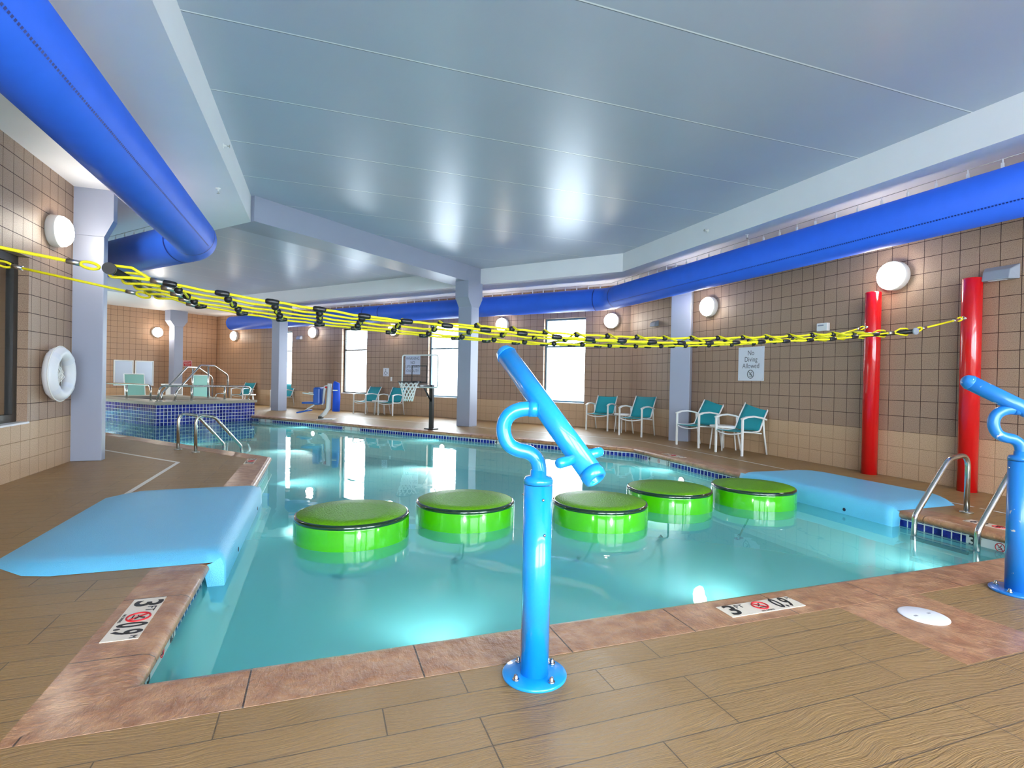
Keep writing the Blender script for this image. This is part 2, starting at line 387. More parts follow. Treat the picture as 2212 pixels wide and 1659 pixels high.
def sweep(mb, path, prof, smooth=True, mi=0, flat=()):
    """prof: (offset to the left of travel, z). uv = (run along each straight, run of the profile or height)."""
    L = [0]
    for a, b in zip(path, path[1:]): L.append(L[-1]+(Vector(b)-Vector(a)).length)
    rows = [[p+Z*z for p in off2(path, d)] for d, z in prof]
    pv = [0]
    for a, b in zip(prof, prof[1:]): pv.append(pv[-1]+math.hypot(a[0]-b[0], a[1]-b[1]))
    for i in range(len(path)-1):
        d = (Vector(path[i+1])-Vector(path[i])).normalized(); ids = None
        for j in range(len(prof)-1):
            q = [rows[j][i], rows[j][i+1], rows[j+1][i+1], rows[j+1][i]]
            us = [L[i]+(p-Vector(path[i])).dot(d) for p in q]; up_ = abs(prof[j][1]-prof[j+1][1]) > .05
            vs = [prof[j][1], prof[j][1], prof[j+1][1], prof[j+1][1]] if up_ else [pv[j], pv[j], pv[j+1], pv[j+1]]
            if ids is None or j in flat: k0, k1 = mb.add([q[0]]), mb.add([q[1]])
            else: k0, k1 = ids
            k2, k3 = mb.add([q[2]]), mb.add([q[3]]); mb.face([k0, k1, k2, k3], smooth and j not in flat, list(zip(us, vs)), mi); ids = (k3, k2) if (j+1) not in flat and j not in flat else None
    return mb
# ------------------------------------------------------------------ the pool outline
XL, XR, YN = -.65, 5.3, 2.40
BF, BL = 3.5, 8.0
C = Vector((XR, 8.27, 0)); D = Vector((XL, 8.50, 0))
PATH = [W(10.1, BF), C, Vector((XR, YN, 0)), Vector((XL, YN, 0)), D, W(16.2, BL)]   # deck lies to the left of travel
# travelling far -> near on the right side puts the deck on the left hand? checked below by sign
SGN = 1
def opath(d): return off2(PATH, SGN*d)
Aout = opath(.29)
# ------------------------------------------------------------------ floor
fl = MB()
near = [(-3.06, FB), (7.2, FB), (7.2, 2.11), (3.27, 2.11), (3.27, 1.5), (2.65, 1.5), (2.65, 2.11), (-3.06, 2.11)]
fl.prism(near, -.12, 0)
lw0 = Vector((-3.06, 9.0, 0)); bl = (lw0-P0).dot(n); al = (lw0-P0).dot(w)
left = [Vector((-3.06, 2.11, 0)), Vector((Aout[3].x, 2.11, 0)), Aout[4], W(16.2, BL+.29), W(16.2, bl), lw0]
fl.prism([(p.x, p.y) for p in left], -.12, 0)
right = [Vector((Aout[2].x, 2.11, 0)), Vector((7.2, 2.11, 0)), P0, W(18.1, 0), W(18.1, bl), W(16.2, bl), W(16.2, BL+.29), W(16.2, 6.05), W(14.8, 6.05), W(14.8, 3.4), W(10.1, 3.4), W(10.1, BF-.29), Aout[1]]
fl.prism([(p.x, p.y) for p in right], -.12, 0)
struct(fl.build('floor', M_PLANK, uvbox=True))
# stone square round the skimmer lid
sk = MB(); sk.prism([(2.65, 1.5), (3.27, 1.5), (3.27, 2.11), (2.65, 2.11)], -.12, .0005)
tr2 = struct(sk.build('trim_1', M_STONE, uvbox=True))
# ------------------------------------------------------------------ pool
pool = thing('swimming_pool', 'bent turquoise swimming pool with brown stamped coping and blue waterline tiles', 'pool')
cp = MB(); sweep(cp, PATH, [(.292, -.004), (.29, .001), (.03, .001), (.008, -.004), (-.012, -.018), (-.018, -.038), (-.008, -.06), (.02, -.072), (.05, -.074)], flat=(0, 1))
cp.build('coping', M_STONE, pool, recalc=False)
tb = MB(); sweep(tb, PATH, [(.03, -.068), (.03, -.172)], False); tb.build('waterline_tile_band', M_TILE, pool, recalc=False)
bs = MB(); sweep(bs, PATH, [(.03, -.172), (.03, -.70), (-.05, -.78)], False)
inner = off2(PATH, .04); bs.poly([p+Z*-.75 for p in inner])
bs.poly([W(14.8, 6.05, -.8), W(16.3, 6.05, -.8), W(16.3, 6.05, -.01), W(14.8, 6.05, -.01)]); bs.poly([W(16.2, 6.05, -.8), W(16.2, 8.1, -.8), W(16.2, 8.1, -.01), W(16.2, 6.05, -.01)])
bs.build('basin', M_PLASTER, pool, recalc=False)
wt = MB(); wt.poly([p+Z*-.15 for p in off2(PATH, .03)]+[W(16.2, 6.05, -.15), W(10.1, 6.05, -.15)])
wo = wt.build('pool_water', M_WATER, recalc=False)
if wo.data.polygons[0].normal.z < 0: wo.data.flip_normals(); tag(wo, 'calm clear turquoise water filling the swimming pool', 'water', kind='stuff')
# white drain strips
def strip(path, wd_, name, label):
    m = MB(); sweep(m, path, [(wd_/2, .002), (-wd_/2, .002)], False); return tag(m.build(name, M_DRAIN, recalc=False), label, 'drain')
strip([Vector((6.22, 3.5, 0)), Vector((6.22, 5.4, 0)), Vector((6.15, 9.35, 0)), W(-.6, 2.1), W(10.0, 1.75)], .035, 'drain_channel', 'thin white drain strip running past the teal chairs on the window side')
strip([Vector((-1.75, 6.0, 0)), Vector((-1.75, 8.2, 0)), W(9, 9.25)], .05, 'drain_channel', 'white angled drain strip on the left deck behind the light blue pad')
strip([Vector((6.22, 0.6, 0)), Vector((6.22, 3.45, 0))], .035, 'drain_channel', 'short white drain strip behind the right pool ladder')
# ------------------------------------------------------------------ walls
def wall(name, segs, m=M_BLOCK, t=.2):
    """segs: boxes (p, q, z0, z1) from p to q, room face on the left of p->q turned by -90"""
    mb = MB()
    for p, q, z0, z1 in segs:
        p = Vector(p); q = Vector(q); d = (q-p).normalized(); o = Vector((d.y, -d.x, 0))*t
        mb.prism([(p.x, p.y), (q.x, q.y), ((q+o).x, (q+o).y), ((p+o).x, (p+o).y)][::-1], z0, z1)
    return struct(mb.build(name, m, uvbox=True))
ZT = 3.66
wall('wall_right', [((7.2, FB, 0), (7.2, 11.5, 0), -.1, ZT)])
sg = []; prev = 0.0
for a0, a1 in AW:
    sg.append((W(prev, 0), W(a0, 0), -.1, ZT)); sg.append((W(a0, 0), W(a1, 0), -.1, .61)); sg.append((W(a0, 0), W(a1, 0), 2.845, ZT)); prev = a1
sg.append((W(prev, 0), W(15, 0), -.1, ZT)); wall('wall_back', sg)
wall('wall_corner', [(W(15, 0), W(18.1, 0), -.1, ZT)], M_BLOCK2)
wall('wall_end', [(W(18.1, 0), W(18.1, bl), -.1, ZT)], M_BLOCK2)
# left wall, with one dark framed window, then turning with the wing
WY0, WY1, WZ0, WZ1 = 4.9, 7.45, .61, 2.44
wall('wall_left', [((-3.06, 9.0, 0), (-3.06, WY1, 0), -.1, ZT), ((-3.06, WY1, 0), (-3.06, WY0, 0), -.1, WZ0), ((-3.06, WY1, 0), (-3.06, WY0, 0), WZ1, ZT), ((-3.06, WY0, 0), (-3.06, FB, 0), -.1, ZT),
                   (W(18.1, bl), W(16.6, bl), -.1, ZT), (W(14.4, bl), W(al, bl), -.1, ZT), (W(16.6, bl), W(14.4, bl), -.1, .61), (W(16.6, bl), W(14.4, bl), 2.85, ZT)])
portal(W(15.5, bl+.1, 1.73), -n, 2.2, 2.24)
sg = []; px = -3.06
for x0, x1 in FWIN:
    sg += [((x0, FB, 0), (px, FB, 0), -.1, ZT), ((x1, FB, 0), (x0, FB, 0), -.1, .25), ((x1, FB, 0), (x0, FB, 0), 3.25, ZT)]; px = x1
sg.append(((7.2, FB, 0), (px, FB, 0), -.1, ZT))
mb = MB()
for p, q, z0, z1 in sg: mb.box(((p[0]+q[0])/2, FB-.1, (z0+z1)/2), (abs(p[0]-q[0]), .2, z1-z0))
struct(mb.build('wall_front', M_BLOCK, uvbox=True))
# ------------------------------------------------------------------ windows
def window(idx, p, q, z0, z1, inward, m=M_GREYP, deep=.14, mull=None, fw_=.05, sill=True):
    p = Vector(p); q = Vector(q); d = (q-p).normalized(); L = (q-p).length; o = -Vector(inward)*deep
    rot = Matrix((d, Vector(inward), Z)).transposed(); c = (p+q)/2+o
    root = bpy.data.objects.new('window_%d' % idx, None); COL.objects.link(root); struct(root); root.location = (c.x, c.y, z0)
    f = MB(); H = z1-z0
    for s in (-1, 1): f.box(d*(s*(L/2-fw_/2))+Z*H/2, (fw_, .07, H), rot)
    for zz in (fw_/2, H-fw_/2): f.box(Z*zz, (L-2*fw_, .07, fw_), rot)
    f.build('window_frame', m, root)
    if mull:
        g = MB(); g.box(Z*(mull-z0), (L-2*fw_, .06, .04), rot); g.build('mullion', m, root)
    g = MB(); g.box(Z*H/2, (L-2*fw_, .008, H-2*fw_), rot); g.build('glass_pane', M_GLASS, root)
    if sill:
        g = MB(); g.box(Vector(inward)*(deep*.5+.012)+Z*-.005, (L, deep+.02, .02), rot); g.build('window_sill', M_SOFF, root)
    return root
k = 1
for (a0, a1) in AW:
    window(k, W(a0, 0), W(a1, 0), .61, 2.845, n, M_DARK if k == 3 else mat('blue_grey_frame_%d' % k, srgb(96, 124, 138), .4), mull=2.1); k += 1
window(5, (-3.06, WY0, 0), (-3.06, WY1, 0), WZ0, WZ1, (1, 0, 0), M_DARK, deep=.13, fw_=.09)
window(6, W(14.4, bl), W(16.6, bl), .61, 2.85, -n, M_GREYP, mull=2.1)  # unseen window, put in for the strong light on the far soffit
k = 7
for x0, x1 in FWIN: window(k, (x1, FB, 0), (x0, FB, 0), .25, 3.25, (0, 1, 0), M_GREYP, mull=2.3); k += 1  # unseen windows behind the camera, added to fill the room with light
# room behind the left window: a plain tan corridor
mb = MB(); mb.box((-4.7, 6.2, 1.5), (.1, 5.4, 3.4)); mb.box((-3.98, 8.95, 1.5), (1.45, .1, 3.4)); mb.box((-3.98, 3.45, 1.5), (1.45, .1, 3.4)); mb.box((-3.98, 6.2, -.05), (1.45, 5.4, .1)); mb.box((-3.98, 6.2, 3.2), (1.45, 5.4, .1))
struct(mb.build('wall_corridor', mat('corridor_paint', srgb(214, 176, 130), .7)))
# outside: a block building and pale ground seen through the panes
mb = MB(); c = W(11.5, -7, 1.1); mb.box(c, (9, .3, 2.4), Matrix((w, n, Z)).transposed())
t_ = NT(M_EXT); uvx = uvn(t_); bkx = t_.brick(uvx, .406, .203, .006, off=.5, cm=srgb(180, 186, 190), c1=srgb(226, 230, 232), c2=srgb(238, 240, 242)); t_.link(bkx.outputs['Color'], t_.b.inputs['Base Color'])
tag(mb.build('garden_wall', M_EXT, uvbox=True), 'pale outdoor block wall seen through the second window from the left', 'wall')
mb = MB(); mb.poly([W(-30, -.25, -.3), W(40, -.25, -.3), W(40, -60, -.3), W(-30, -60, -.3)]); mb.poly([(-40, -3.9, -.3), (40, -3.9, -.3), (40, -60, -.3), (-40, -60, -.3)])
o = struct(mb.build('floor_outdoor', M_GRND, recalc=False))
# ------------------------------------------------------------------ ceiling
ZC, ZS = 4.0, 3.6
ceil = bpy.data.objects.new('ceiling', None); COL.objects.link(ceil); struct(ceil)
XI0, XI1, BI0, BI1 = -1.06, 6.2, 1.55, 7.75
aR = (7.2-BI0*.7804-XI1)/.6252; aL = (7.2-BI1*.7804-XI0)/.6252
KR = W(aR, BI0); KL = W(aL, BI1)
main = [(XI0, FB), (XI1, FB), (KR.x, KR.y), (W(3.45, BI0).x, W(3.45, BI0).y), (W(3.6, BI1).x, W(3.6, BI1).y), (KL.x, KL.y)]
mb = MB(); mb.prism([(x, y) for x, y in main], ZC, ZC+.1); mb.build('ceiling_planks', M_CEIL, ceil, uvbox=True)
wing = [W(4.0, BI0), W(14.3, BI0), W(14.3, BI1), W(4.0, BI1)]
mb = MB(); mb.prism([(p.x, p.y) for p in wing], ZC, ZC+.1)
o = mb.build('ceiling_planks', M_CEIL, ceil, uvbox=True, udir=-n)
# soffit ring (lower painted ceiling) and its fascia, as solid boxes whose inner side is the fascia
def solid(poly, z0, z1, name='soffit', m=M_SOFF):
    mb = MB(); mb.prism([(p[0], p[1]) for p in poly], z0, z1); return mb.build(name, m, ceil)
P = lambda a, b: (W(a, b).x, W(a, b).y)
solid([(-3.26, FB-.2), (XI0, FB-.2), (KL.x, KL.y), P(14.3, BI1), P(14.3, bl+.2), P(al+.1, bl+.2)], ZS, ZC+.1)
solid([(XI1, FB-.2), (7.4, FB-.2), (7.4, 11.55), P(18.3, -.2), P(18.3, BI0), (KR.x, KR.y)], ZS, ZC+.1)
solid([P(14.3, BI0), P(18.3, BI0), P(18.3, bl+.2), P(14.3, bl+.2)], ZS, ZC+.1)
solid([P(3.45, BI0), P(4.15, BI0), P(4.15, BI1), P(3.45, BI1)], ZS, ZC+.1, 'cross_beam', M_COLM)
# ------------------------------------------------------------------ columns
def column(loc, ang, label, wx=.40, wy=.32, cap=(0, .14), grp='grey support columns', dep=None):
    t = thing('support_column', label, 'column', loc, ang, grp)
    s = MB(); s.box((0, 0, 1.49), (wx, wy, 2.98)); s.build('shaft', M_COLM, t, bevel=.008)
    c = MB(); ax, ay = wx/2, wy/2; bx, by = ax+cap[0], ay+cap[1]; vs = []
    for hx, hy, z in ((ax, ay, 2.98), (bx, by, 3.2), (bx, by, 3.6)): vs.append(c.add([(-hx, -hy, z), (hx, -hy, z), (hx, hy, z), (-hx, hy, z)]))
    for a, b in zip(vs, vs[1:]):
        for j in range(4): c.face([a+j, a+(j+1) % 4, b+(j+1) % 4, b+j])
    c.face([vs[0]+j for j in range(4)][::-1]); c.face([vs[-1]+j for j in range(4)]); c.build('capital', M_COLM, t)
    return t
def colpos(a, b): return W(a, b)
column(W(3.57, 1.87), WA, 'grey column with flared head standing beside the basketball hoop')
column(W(-1.64, 1.5)+Vector((0, 0, 0)), WA, 'grey column against the block wall behind the right-hand teal chairs', cap=(0, 0.0))
column(W(11.62, 1.55), WA, 'grey column beside the blue spa tub and the lone teal chair')
column(W(17.65, 1.85), WA, 'farthest grey column with flared head by the end wall', cap=(0, .16))
column((-2.905, 8.64, 0), 0, 'wide grey column on the left beside the life ring', wx=.37, wy=.14, cap=(.1, 0))
# ------------------------------------------------------------------ ducts
def duct(name, label, path, r, clip_every=.31, perf=True, capend=True):
    t = thing(name, label, 'duct', (0, 0, 0))
    pts = path
    segs = []
    m = MB(); m.tube(fillet(pts, [.55]*(len(pts)-2), 8), r, 36, caps=True); m.build('duct_fabric', M_DUCT, t)
    for i, p in enumerate(pts[1:-1]):
        for q in (pts[i], pts[i+2]):
            d = (q-p).normalized(); s = MB(); c = p+d*.34; s.tube([c-d*.012, c+d*.012], r+.006, 36, caps=False); s.build('zip_collar', M_DUCTS, t)
    if capend:
        d = (pts[-1]-pts[-2]).normalized(); s = MB(); s.lathe([(r, -.06), (r*1.03, -.03), (r*1.03, 0), (r*.9, .05), (r*.5, .1), (0, .12)], pts[-1], d, 32); s.build('end_cap', M_DUCT, t)
    cb = MB(); cb.tube([p+Z*(r+.10) for p in pts], .004, 6); cb.build('suspension_cable', M_STEELW, t)
    proto = None; k = 0
    for a, b in zip(pts, pts[1:]):
        L = (b-a).length; d = (b-a).normalized(); s = .25
        while s < L-.2 and k < 95:
            p = a+d*s+Z*r
            if proto is None:
                c = MB(); c.box((0, 0, .035), (.022, .022, .055)); c.tube([(0, 0, .055), (0, 0, .105)], .006, 6); proto = c.build('hanger_clip', M_WHITE, t); proto.location = p
            else: q = proto.copy(); COL.objects.link(q); q.location = p
            s += clip_every; k += 1
    if perf:
        s = MB()
        for a, b, sd in perf:
            L = (b-a).length; d = (b-a).normalized(); side = d.cross(Z)*sd; nn = (side*math.cos(R(35))-Z*math.sin(R(35))).normalized(); tt = d.cross(nn); u = .45
            while u < L-.45:
                c = a+d*u+nn*(r+.0015); s.poly([c-d*.009-tt*.008, c+d*.009-tt*.008, c+d*.009+tt*.008, c-d*.009+tt*.008]); u += .03
        s.build('perforation_row', M_DUCTS, t, recalc=False)
    return t
DZ = 3.15
pr = [Vector((6.45, -3.3, DZ)), Vector((6.45, 11.23, DZ)), W(8.0, .75, DZ), W(15.7, .75, DZ)]
duct('air_duct', 'long royal blue fabric air duct hanging along the right wall and past the windows', pr, .262, perf=[(pr[0], pr[1], -1)])
pl = [Vector((-1.63, -3.3, 3.03)), Vector((-1.63, 8.50, 3.03)), Vector((-1.63, 8.50, 3.03))+w*7.0]
duct('air_duct', 'blue fabric air duct with a sharp elbow hanging over the left deck', pl, .27, perf=[(pl[0], pl[1], 1), (pl[1], pl[2], 1)])
# ------------------------------------------------------------------ wall lamps
def lamp_proto():
    t = thing('wall_lamp', '', 'lamp', (0, 0, 0), 0, 'round white wall lamps')
    h = MB(); h.lathe([(.185, 0), (.19, .01), (.19, .09), (.182, .1)], (0, 0, 0), (1, 0, 0), 36); h.build('lamp_housing', M_LRIM, t)
    g = MB(); g.lathe([(.18, .1), (.178, .125), (.15, .165), (.12, .185), (.07, .2), (0, .205)], (0, 0, 0), (1, 0, 0), 36); g.build('lamp_globe', M_LAMP, t)
    return t
lp = lamp_proto(); angn = math.atan2(n.y, n.x)
LL = [((7.2, 5.02, 2.665), math.pi, 'big lit round lamp on the right wall above and between the red posts'),
      ((7.2, 8.60, 2.69), math.pi, 'lit round wall lamp just right of the column behind the chairs'),
      (W(.47, 0, 2.71), angn, 'lit round wall lamp between the rightmost window and the wall corner'),
      (W(3.72, 0, 2.73), angn, 'lit round wall lamp just right of the column by the basketball hoop'),
      (W(7.87, 0, 2.72), angn, 'lit round wall lamp above the wheelchair sign, glowing behind the yellow net'),
      (W(11.81, 0, 2.74), angn, 'lit round wall lamp left of the window with the dark frame'),
      (W(16.7, 0, 2.74), angn, 'lit round wall lamp in the far corner under the duct end'),
      (W(18.1, 2.35, 2.74), math.atan2(-w.y, -w.x), 'lit round wall lamp on the tan end wall above the boards'),
      ((-3.06, 7.97, 2.87), 0, 'lit round lamp on the left wall above the white life ring')]
for i, (p, a, lb) in enumerate(LL):
    if i == 0: lp.location = p; lp.rotation_euler = (0, 0, a); lp['label'] = lb
    else: dup(lp, p, a, lb)
# emergency light heads
def elight():
    t = thing('emergency_light', '', 'light', (0, 0, 0), 0, 'grey emergency light housings')
    m = MB(); b = m.add([(0, -.17, -.08), (0, .17, -.08), (0, .17, .09), (0, -.17, .09), (.13, -.13, -.08), (.13, .13, -.08), (.10, .13, .03), (.10, -.13, .03)])
    for q in ((0, 1, 2, 3), (4, 5, 6, 7), (0, 1, 5, 4), (3, 2, 6, 7), (0, 3, 7, 4), (1, 2, 6, 5)): m.face([b+i for i in q])
    m.build('housing', M_GREYP, t, bevel=.01)
    m = MB(); m.box((.075, 0, -.082), (.05, .16, .006)); m.build('lens', M_SIGN, t); return t
el = elight(); el.location = (7.2, 3.84, 2.49); el.rotation_euler = (0, 0, math.pi); el['label'] = 'large grey emergency light on the wall beside the right red post'
o = dup(el, (7.2, 10.45, 2.53), math.pi, 'grey emergency light left of the column behind the chairs'); o.scale = (.75,)*3
o = dup(el, W(12.62, .01, 2.58), angn, 'small grey emergency light left of the round lamp near the spa column'); o.scale = (.85,)*3
# ------------------------------------------------------------------ signs
def plaque(name, label, cat, origin, right, wd_, ht, m=M_SIGN, th=.006):
    t = thing(name, label, cat); nz = Vector(right).normalized().cross(Z); t.matrix_world = frame(right, Z, Vector(origin)+nz*th)
    b = MB(); b.box((0, 0, -th/2), (wd_, ht, th)); b.build('panel', m, t); return t
def nodive(t, r, loc, m=M_INK):
    s = MB(); cx, cy = loc[0], loc[1]
    ring = [(cx+r*math.cos(i*math.pi/14), cy+r*math.sin(i*math.pi/14), .001) for i in range(28)]
    s.tube(ring, r*.09, 6, closed=True); s.tube([(cx-r*.7, cy+r*.7, .001), (cx+r*.7, cy-r*.7, .001)], r*.08, 6)
    s.build('prohibition_ring', m, t)
    s = MB(); s.sphere((cx+r*.18, cy+r*.42, .001), r*.1, (1, 1, .2)); s.tube([(cx+r*.3, cy+r*.6, .001), (cx, cy+r*.05, .001), (cx-r*.35, cy-r*.1, .001)], r*.07, 6)
    s.tube([(cx, cy+r*.05, .001), (cx+r*.45, cy-r*.2, .001)], r*.06, 6); s.tube([(cx-r*.5, cy-r*.5, .001), (cx+r*.5, cy-r*.5, .001)], r*.06, 6); s.build('diver_symbol', M_BINK if m is M_RINK else m, t)
t = plaque('no_diving_sign', 'white rectangular No Diving Allowed sign on the right wall', 'sign', (7.2, 7.54, 1.555), (0, -1, 0), .6, .6)
for s_, y in (('No', .19), ('Diving', .075), ('Allowed', -.04)): text(s_, .125, M_INK, t, (0, y, .001), sx=.95)
nodive(t, .072, (0, -.185))
s = MB()
for x in (-.27, .27):
    for y in (-.27, .27): s.lathe([(.007, 0), (.005, .003), (0, .004)], (x, y, 0), (0, 0, 1), 10)
s.build('screw_heads', M_STEELW, t)
t = plaque('lifeguard_warning_sign', 'white warning sign reading no lifeguard on duty, seen through the backboard', 'sign', W(7.09, 0, 1.59), -w, .62, .60)
for s_, y in (('WARNING', .20), ('NO', .07), ('LIFEGUARD', -.06), ('ON DUTY', -.19)): text(s_, .13, M_INK, t, (0, y, .001), sx=.88)
t = plaque('accessible_sign', 'small white wheelchair symbol sign left of the basketball backboard', 'sign', W(8.24, 0, 1.35), -w, .25, .27)
s = MB(); s.sphere((-.01, .085, .001), .016, (1, 1, .2)); s.tube([(-.01, .06, .001), (-.005, .0, .001), (.045, .0, .001), (.07, -.05, .001)], .008, 6)
s.tube([(-.02+.05*math.cos(R(a)), -.03+.05*math.sin(R(a)), .001) for a in range(100, 350, 20)], .007, 6); s.build('wheelchair_symbol', M_INK, t)
text('POOL LIFT', .03, M_INK, t, (0, -.11, .001))
t = plaque('switch_plate', 'tiny white switch plate on the wall below the wheelchair sign', 'switch', W(8.0, 0, 1.13), -w, .07, .14, M_WHITE); s = MB(); s.box((0, 0, .004), (.02, .04, .008)); s.build('toggle', M_WHITE, t)
t = thing('pull_station_box', 'small white wall box left of the nearer yellow rope end on the right wall', 'box', (7.2, 6.08, 2.02)); s = MB(); s.box((-.03, 0, .06), (.06, .18, .12)); s.build('housing', M_WHITE, t, bevel=.006)
s = MB(); s.box((-.061, .02, .085), (.002, .10, .02)); s.build('label_strip', M_GREYP, t)
t = plaque('shut_off_sign', 'small red emergency switch sign above the spa handrails', 'sign', W(18.1, 1.18, 1.58), -n, .34, .24, M_SIGNR)
s = MB()
for x, y, a, b in ((0, .115, .34, .012), (0, -.115, .34, .012), (-.164, 0, .012, .24), (.164, 0, .012, .24)): s.box((x, y, .001), (a, b, .002))
s.build('white_border', M_SIGN, t)
for s_, y in (('EMERGENCY', .065), ('SHUT-OFF', 0), ('SWITCH', -.065)): text(s_, .055, M_SIGN, t, (0, y, .001))
# boards on the end wall
for b_, lb in ((3.45, 'left of the two white framed grey boards on the end wall'), (2.76, 'right of the two white framed grey boards on the end wall')):
    t = plaque('notice_board', lb, 'board', W(18.1, b_, 1.15), -n, .64, .95, M_BOARD, .02)
    s = MB()
    for x, y, a, c_ in ((0, .455, .64, .04), (0, -.455, .64, .04), (-.3, 0, .04, .87), (.3, 0, .04, .87)): s.box((x, y, .006), (a, c_, .014))
    s.build('board_frame', M_WHITE, t)
# ------------------------------------------------------------------ red posts
def post(loc, h, label):
    t = thing('red_post', label, 'post', loc, 0, 'tall red rope posts')
    s = MB(); s.lathe([(.098, 0), (.098, h-.012), (.09, h), (0, h+.002)], seg=40); s.build('post_tube', M_RED, t)
    s = MB(); s.tube([(-.09, 0, 2.0), (-.115, 0, 2.0)], .014, 10); s.tube([(-.135+.022*math.cos(i*math.pi/8), 0, 2.0+.022*math.sin(i*math.pi/8)) for i in range(16)], .006, 6, closed=True); s.build('eye_bolt', M_STEEL, t)
    return t
post((7.095, 5.25, 0), 2.48, 'tall red post nearer the white wall box, farther from the camera')
post((7.095, 4.07, 0), 2.47, 'tall red post behind the right water cannon, nearest the camera')
# ------------------------------------------------------------------ rope net
NZ = [(-1.2, 1.815), (-.94, 1.776), (-.65, 1.737), (-.34, 1.701), (-.03, 1.669), (.27, 1.638), (.58, 1.616), (.9, 1.599), (1.22, 1.581), (1.54, 1.568), (1.86, 1.553), (2.18, 1.547), (2.8, 1.55), (3.12, 1.556), (3.44, 1.571), (3.74, 1.586), (4.05, 1.606), (4.36, 1.626), (4.66, 1.648), (4.98, 1.676), (5.28, 1.71), (5.58, 1.748), (6.0, 1.80)]
FZ = [(-1.15, 1.785), (-.92, 1.745), (-.64, 1.709), (-.35, 1.677), (-.06, 1.652), (.24, 1.632), (.54, 1.612), (.84, 1.596), (1.15, 1.584), (1.45, 1.573), (1.76, 1.563), (2.06, 1.559), (2.67, 1.566), (2.98, 1.569), (3.28, 1.579), (3.58, 1.596), (3.89, 1.609), (4.18, 1.629), (4.49, 1.647), (5.2, 1.72), (6.0, 1.80)]
def terp(T, x):
    for (a, za), (b, zb) in zip(T, T[1:]):
        if x <= b: u = (x-a)/(b-a); return za+(zb-za)*u
    return T[-1][1]
def rz(j, x): u = j/4; return terp(NZ, x)*(1-u)+terp(FZ, x)*u+(0, .055, .022, -.004, 0)[j]*max(0, min(1, (x-.2)/1.0, (5.9-x)/.8))
def ry(j): return 4.1+.25*j
net = thing('rope_net', 'yellow rope climbing net with black clamps strung over the pool', 'rope net', (2.4, 4.6, 0))
def NP(x, y, z): return Vector((x-2.4, y-4.6, z))
def bar(x, z, dark, lab):
    b = MB(); b.tube([NP(x, 4.0, z), NP(x, 5.2, z-.01)], .024, 18); o = b.build('spreader_bar', M_BLACK, net)
    s = MB(); s.lathe([(.037, 0), (.037, .02), (.03, .026)], NP(x, 3.985, z), (0, 1, 0), 20); s.build('bar_end_cap', dark, o)
    s = MB()
    for j in range(5): s.tube([NP(x, ry(j), z-.03), NP(x, ry(j), z+.035)], .007, 8)
    s.build('bar_bolts', M_STEEL, o)
bar(-1.24, 1.83, M_BLACK, ''); bar(6.05, 1.80, M_GREYP, '')
for j in range(5):
    y = ry(j); xs = [-.97+.12*i for i in range(57)]
    p = [NP(-1.02, y, rz(j, -1.02))]+[NP(x, y, rz(j, x)+.004*math.sin(x*19+j)) for x in xs]+[NP(5.82, y, rz(j, 5.8))]
    r_ = MB(); r_.tube(p, .0088, 8); ro = r_.build('long_rope', M_ROPE, net)
    for x, z, sgn in ((-1.24, 1.83, 1), (6.05, 1.80, -1)):
        lx = x+sgn*.2; lz = rz(j, lx)
        lo = MB(); lo.tube(fillet([NP(lx, y, lz), NP(x+sgn*.09, y, z+.032), NP(x-sgn*.025, y, z+.038), NP(x-sgn*.04, y, z-.0), NP(x-sgn*.025, y, z-.038), NP(x+sgn*.09, y, z-.032), NP(lx, y, lz)], .03, 4), .009, 8); lo.build('rope_loop', M_ROPE, ro)
        fe = MB(); fe.tube([NP(lx-sgn*.005, y, lz), NP(lx+sgn*.075, y, rz(j, lx+sgn*.075))], .019, 12); fe.build('steel_ferrule', M_STEELW, ro)
tee = ball = None
for i in range(22):
    x = -.94+.311*i; sl = (terp(NZ, x+.02)-terp(NZ, x-.02))/.04
    pts = []
    for j in range(5):
        pts.append(NP(x+.01*math.sin(i*1.7+j), ry(j), rz(j, x)+(.022 if j % 2 else -.012)*(0 if j in (0, 4) else 1)))
    c = MB(); c.tube(fillet(pts, .05, 4), .0088, 8); co = c.build('cross_rope', M_ROPE, net)
    for j in range(5):
        q = NP(x, ry(j), rz(j, x))
        if j in (0, 4):
            if tee is None:
                s = MB(); s.lathe([(.014, -.045), (.019, -.035), (.021, 0), (.019, .035), (.014, .045)], (0, 0, 0), (1, 0, 0), 12); s.tube([(0, 0, 0), (0, .035, 0)], .016, 10); tee = o = s.build('tee_clamp', M_BLACK, co)
            else: o = tee.copy(); COL.objects.link(o); o.parent = co
            o.rotation_euler = (0, -math.atan(sl), 0 if j == 0 else math.pi)
        else:
            if ball is None: s = MB(); s.sphere((0, 0, 0), .026, (1.1, 1, 1)); ball = o = s.build('cross_clamp', M_BLACK, co)
            else: o = ball.copy(); COL.objects.link(o); o.parent = co
        o.location = q
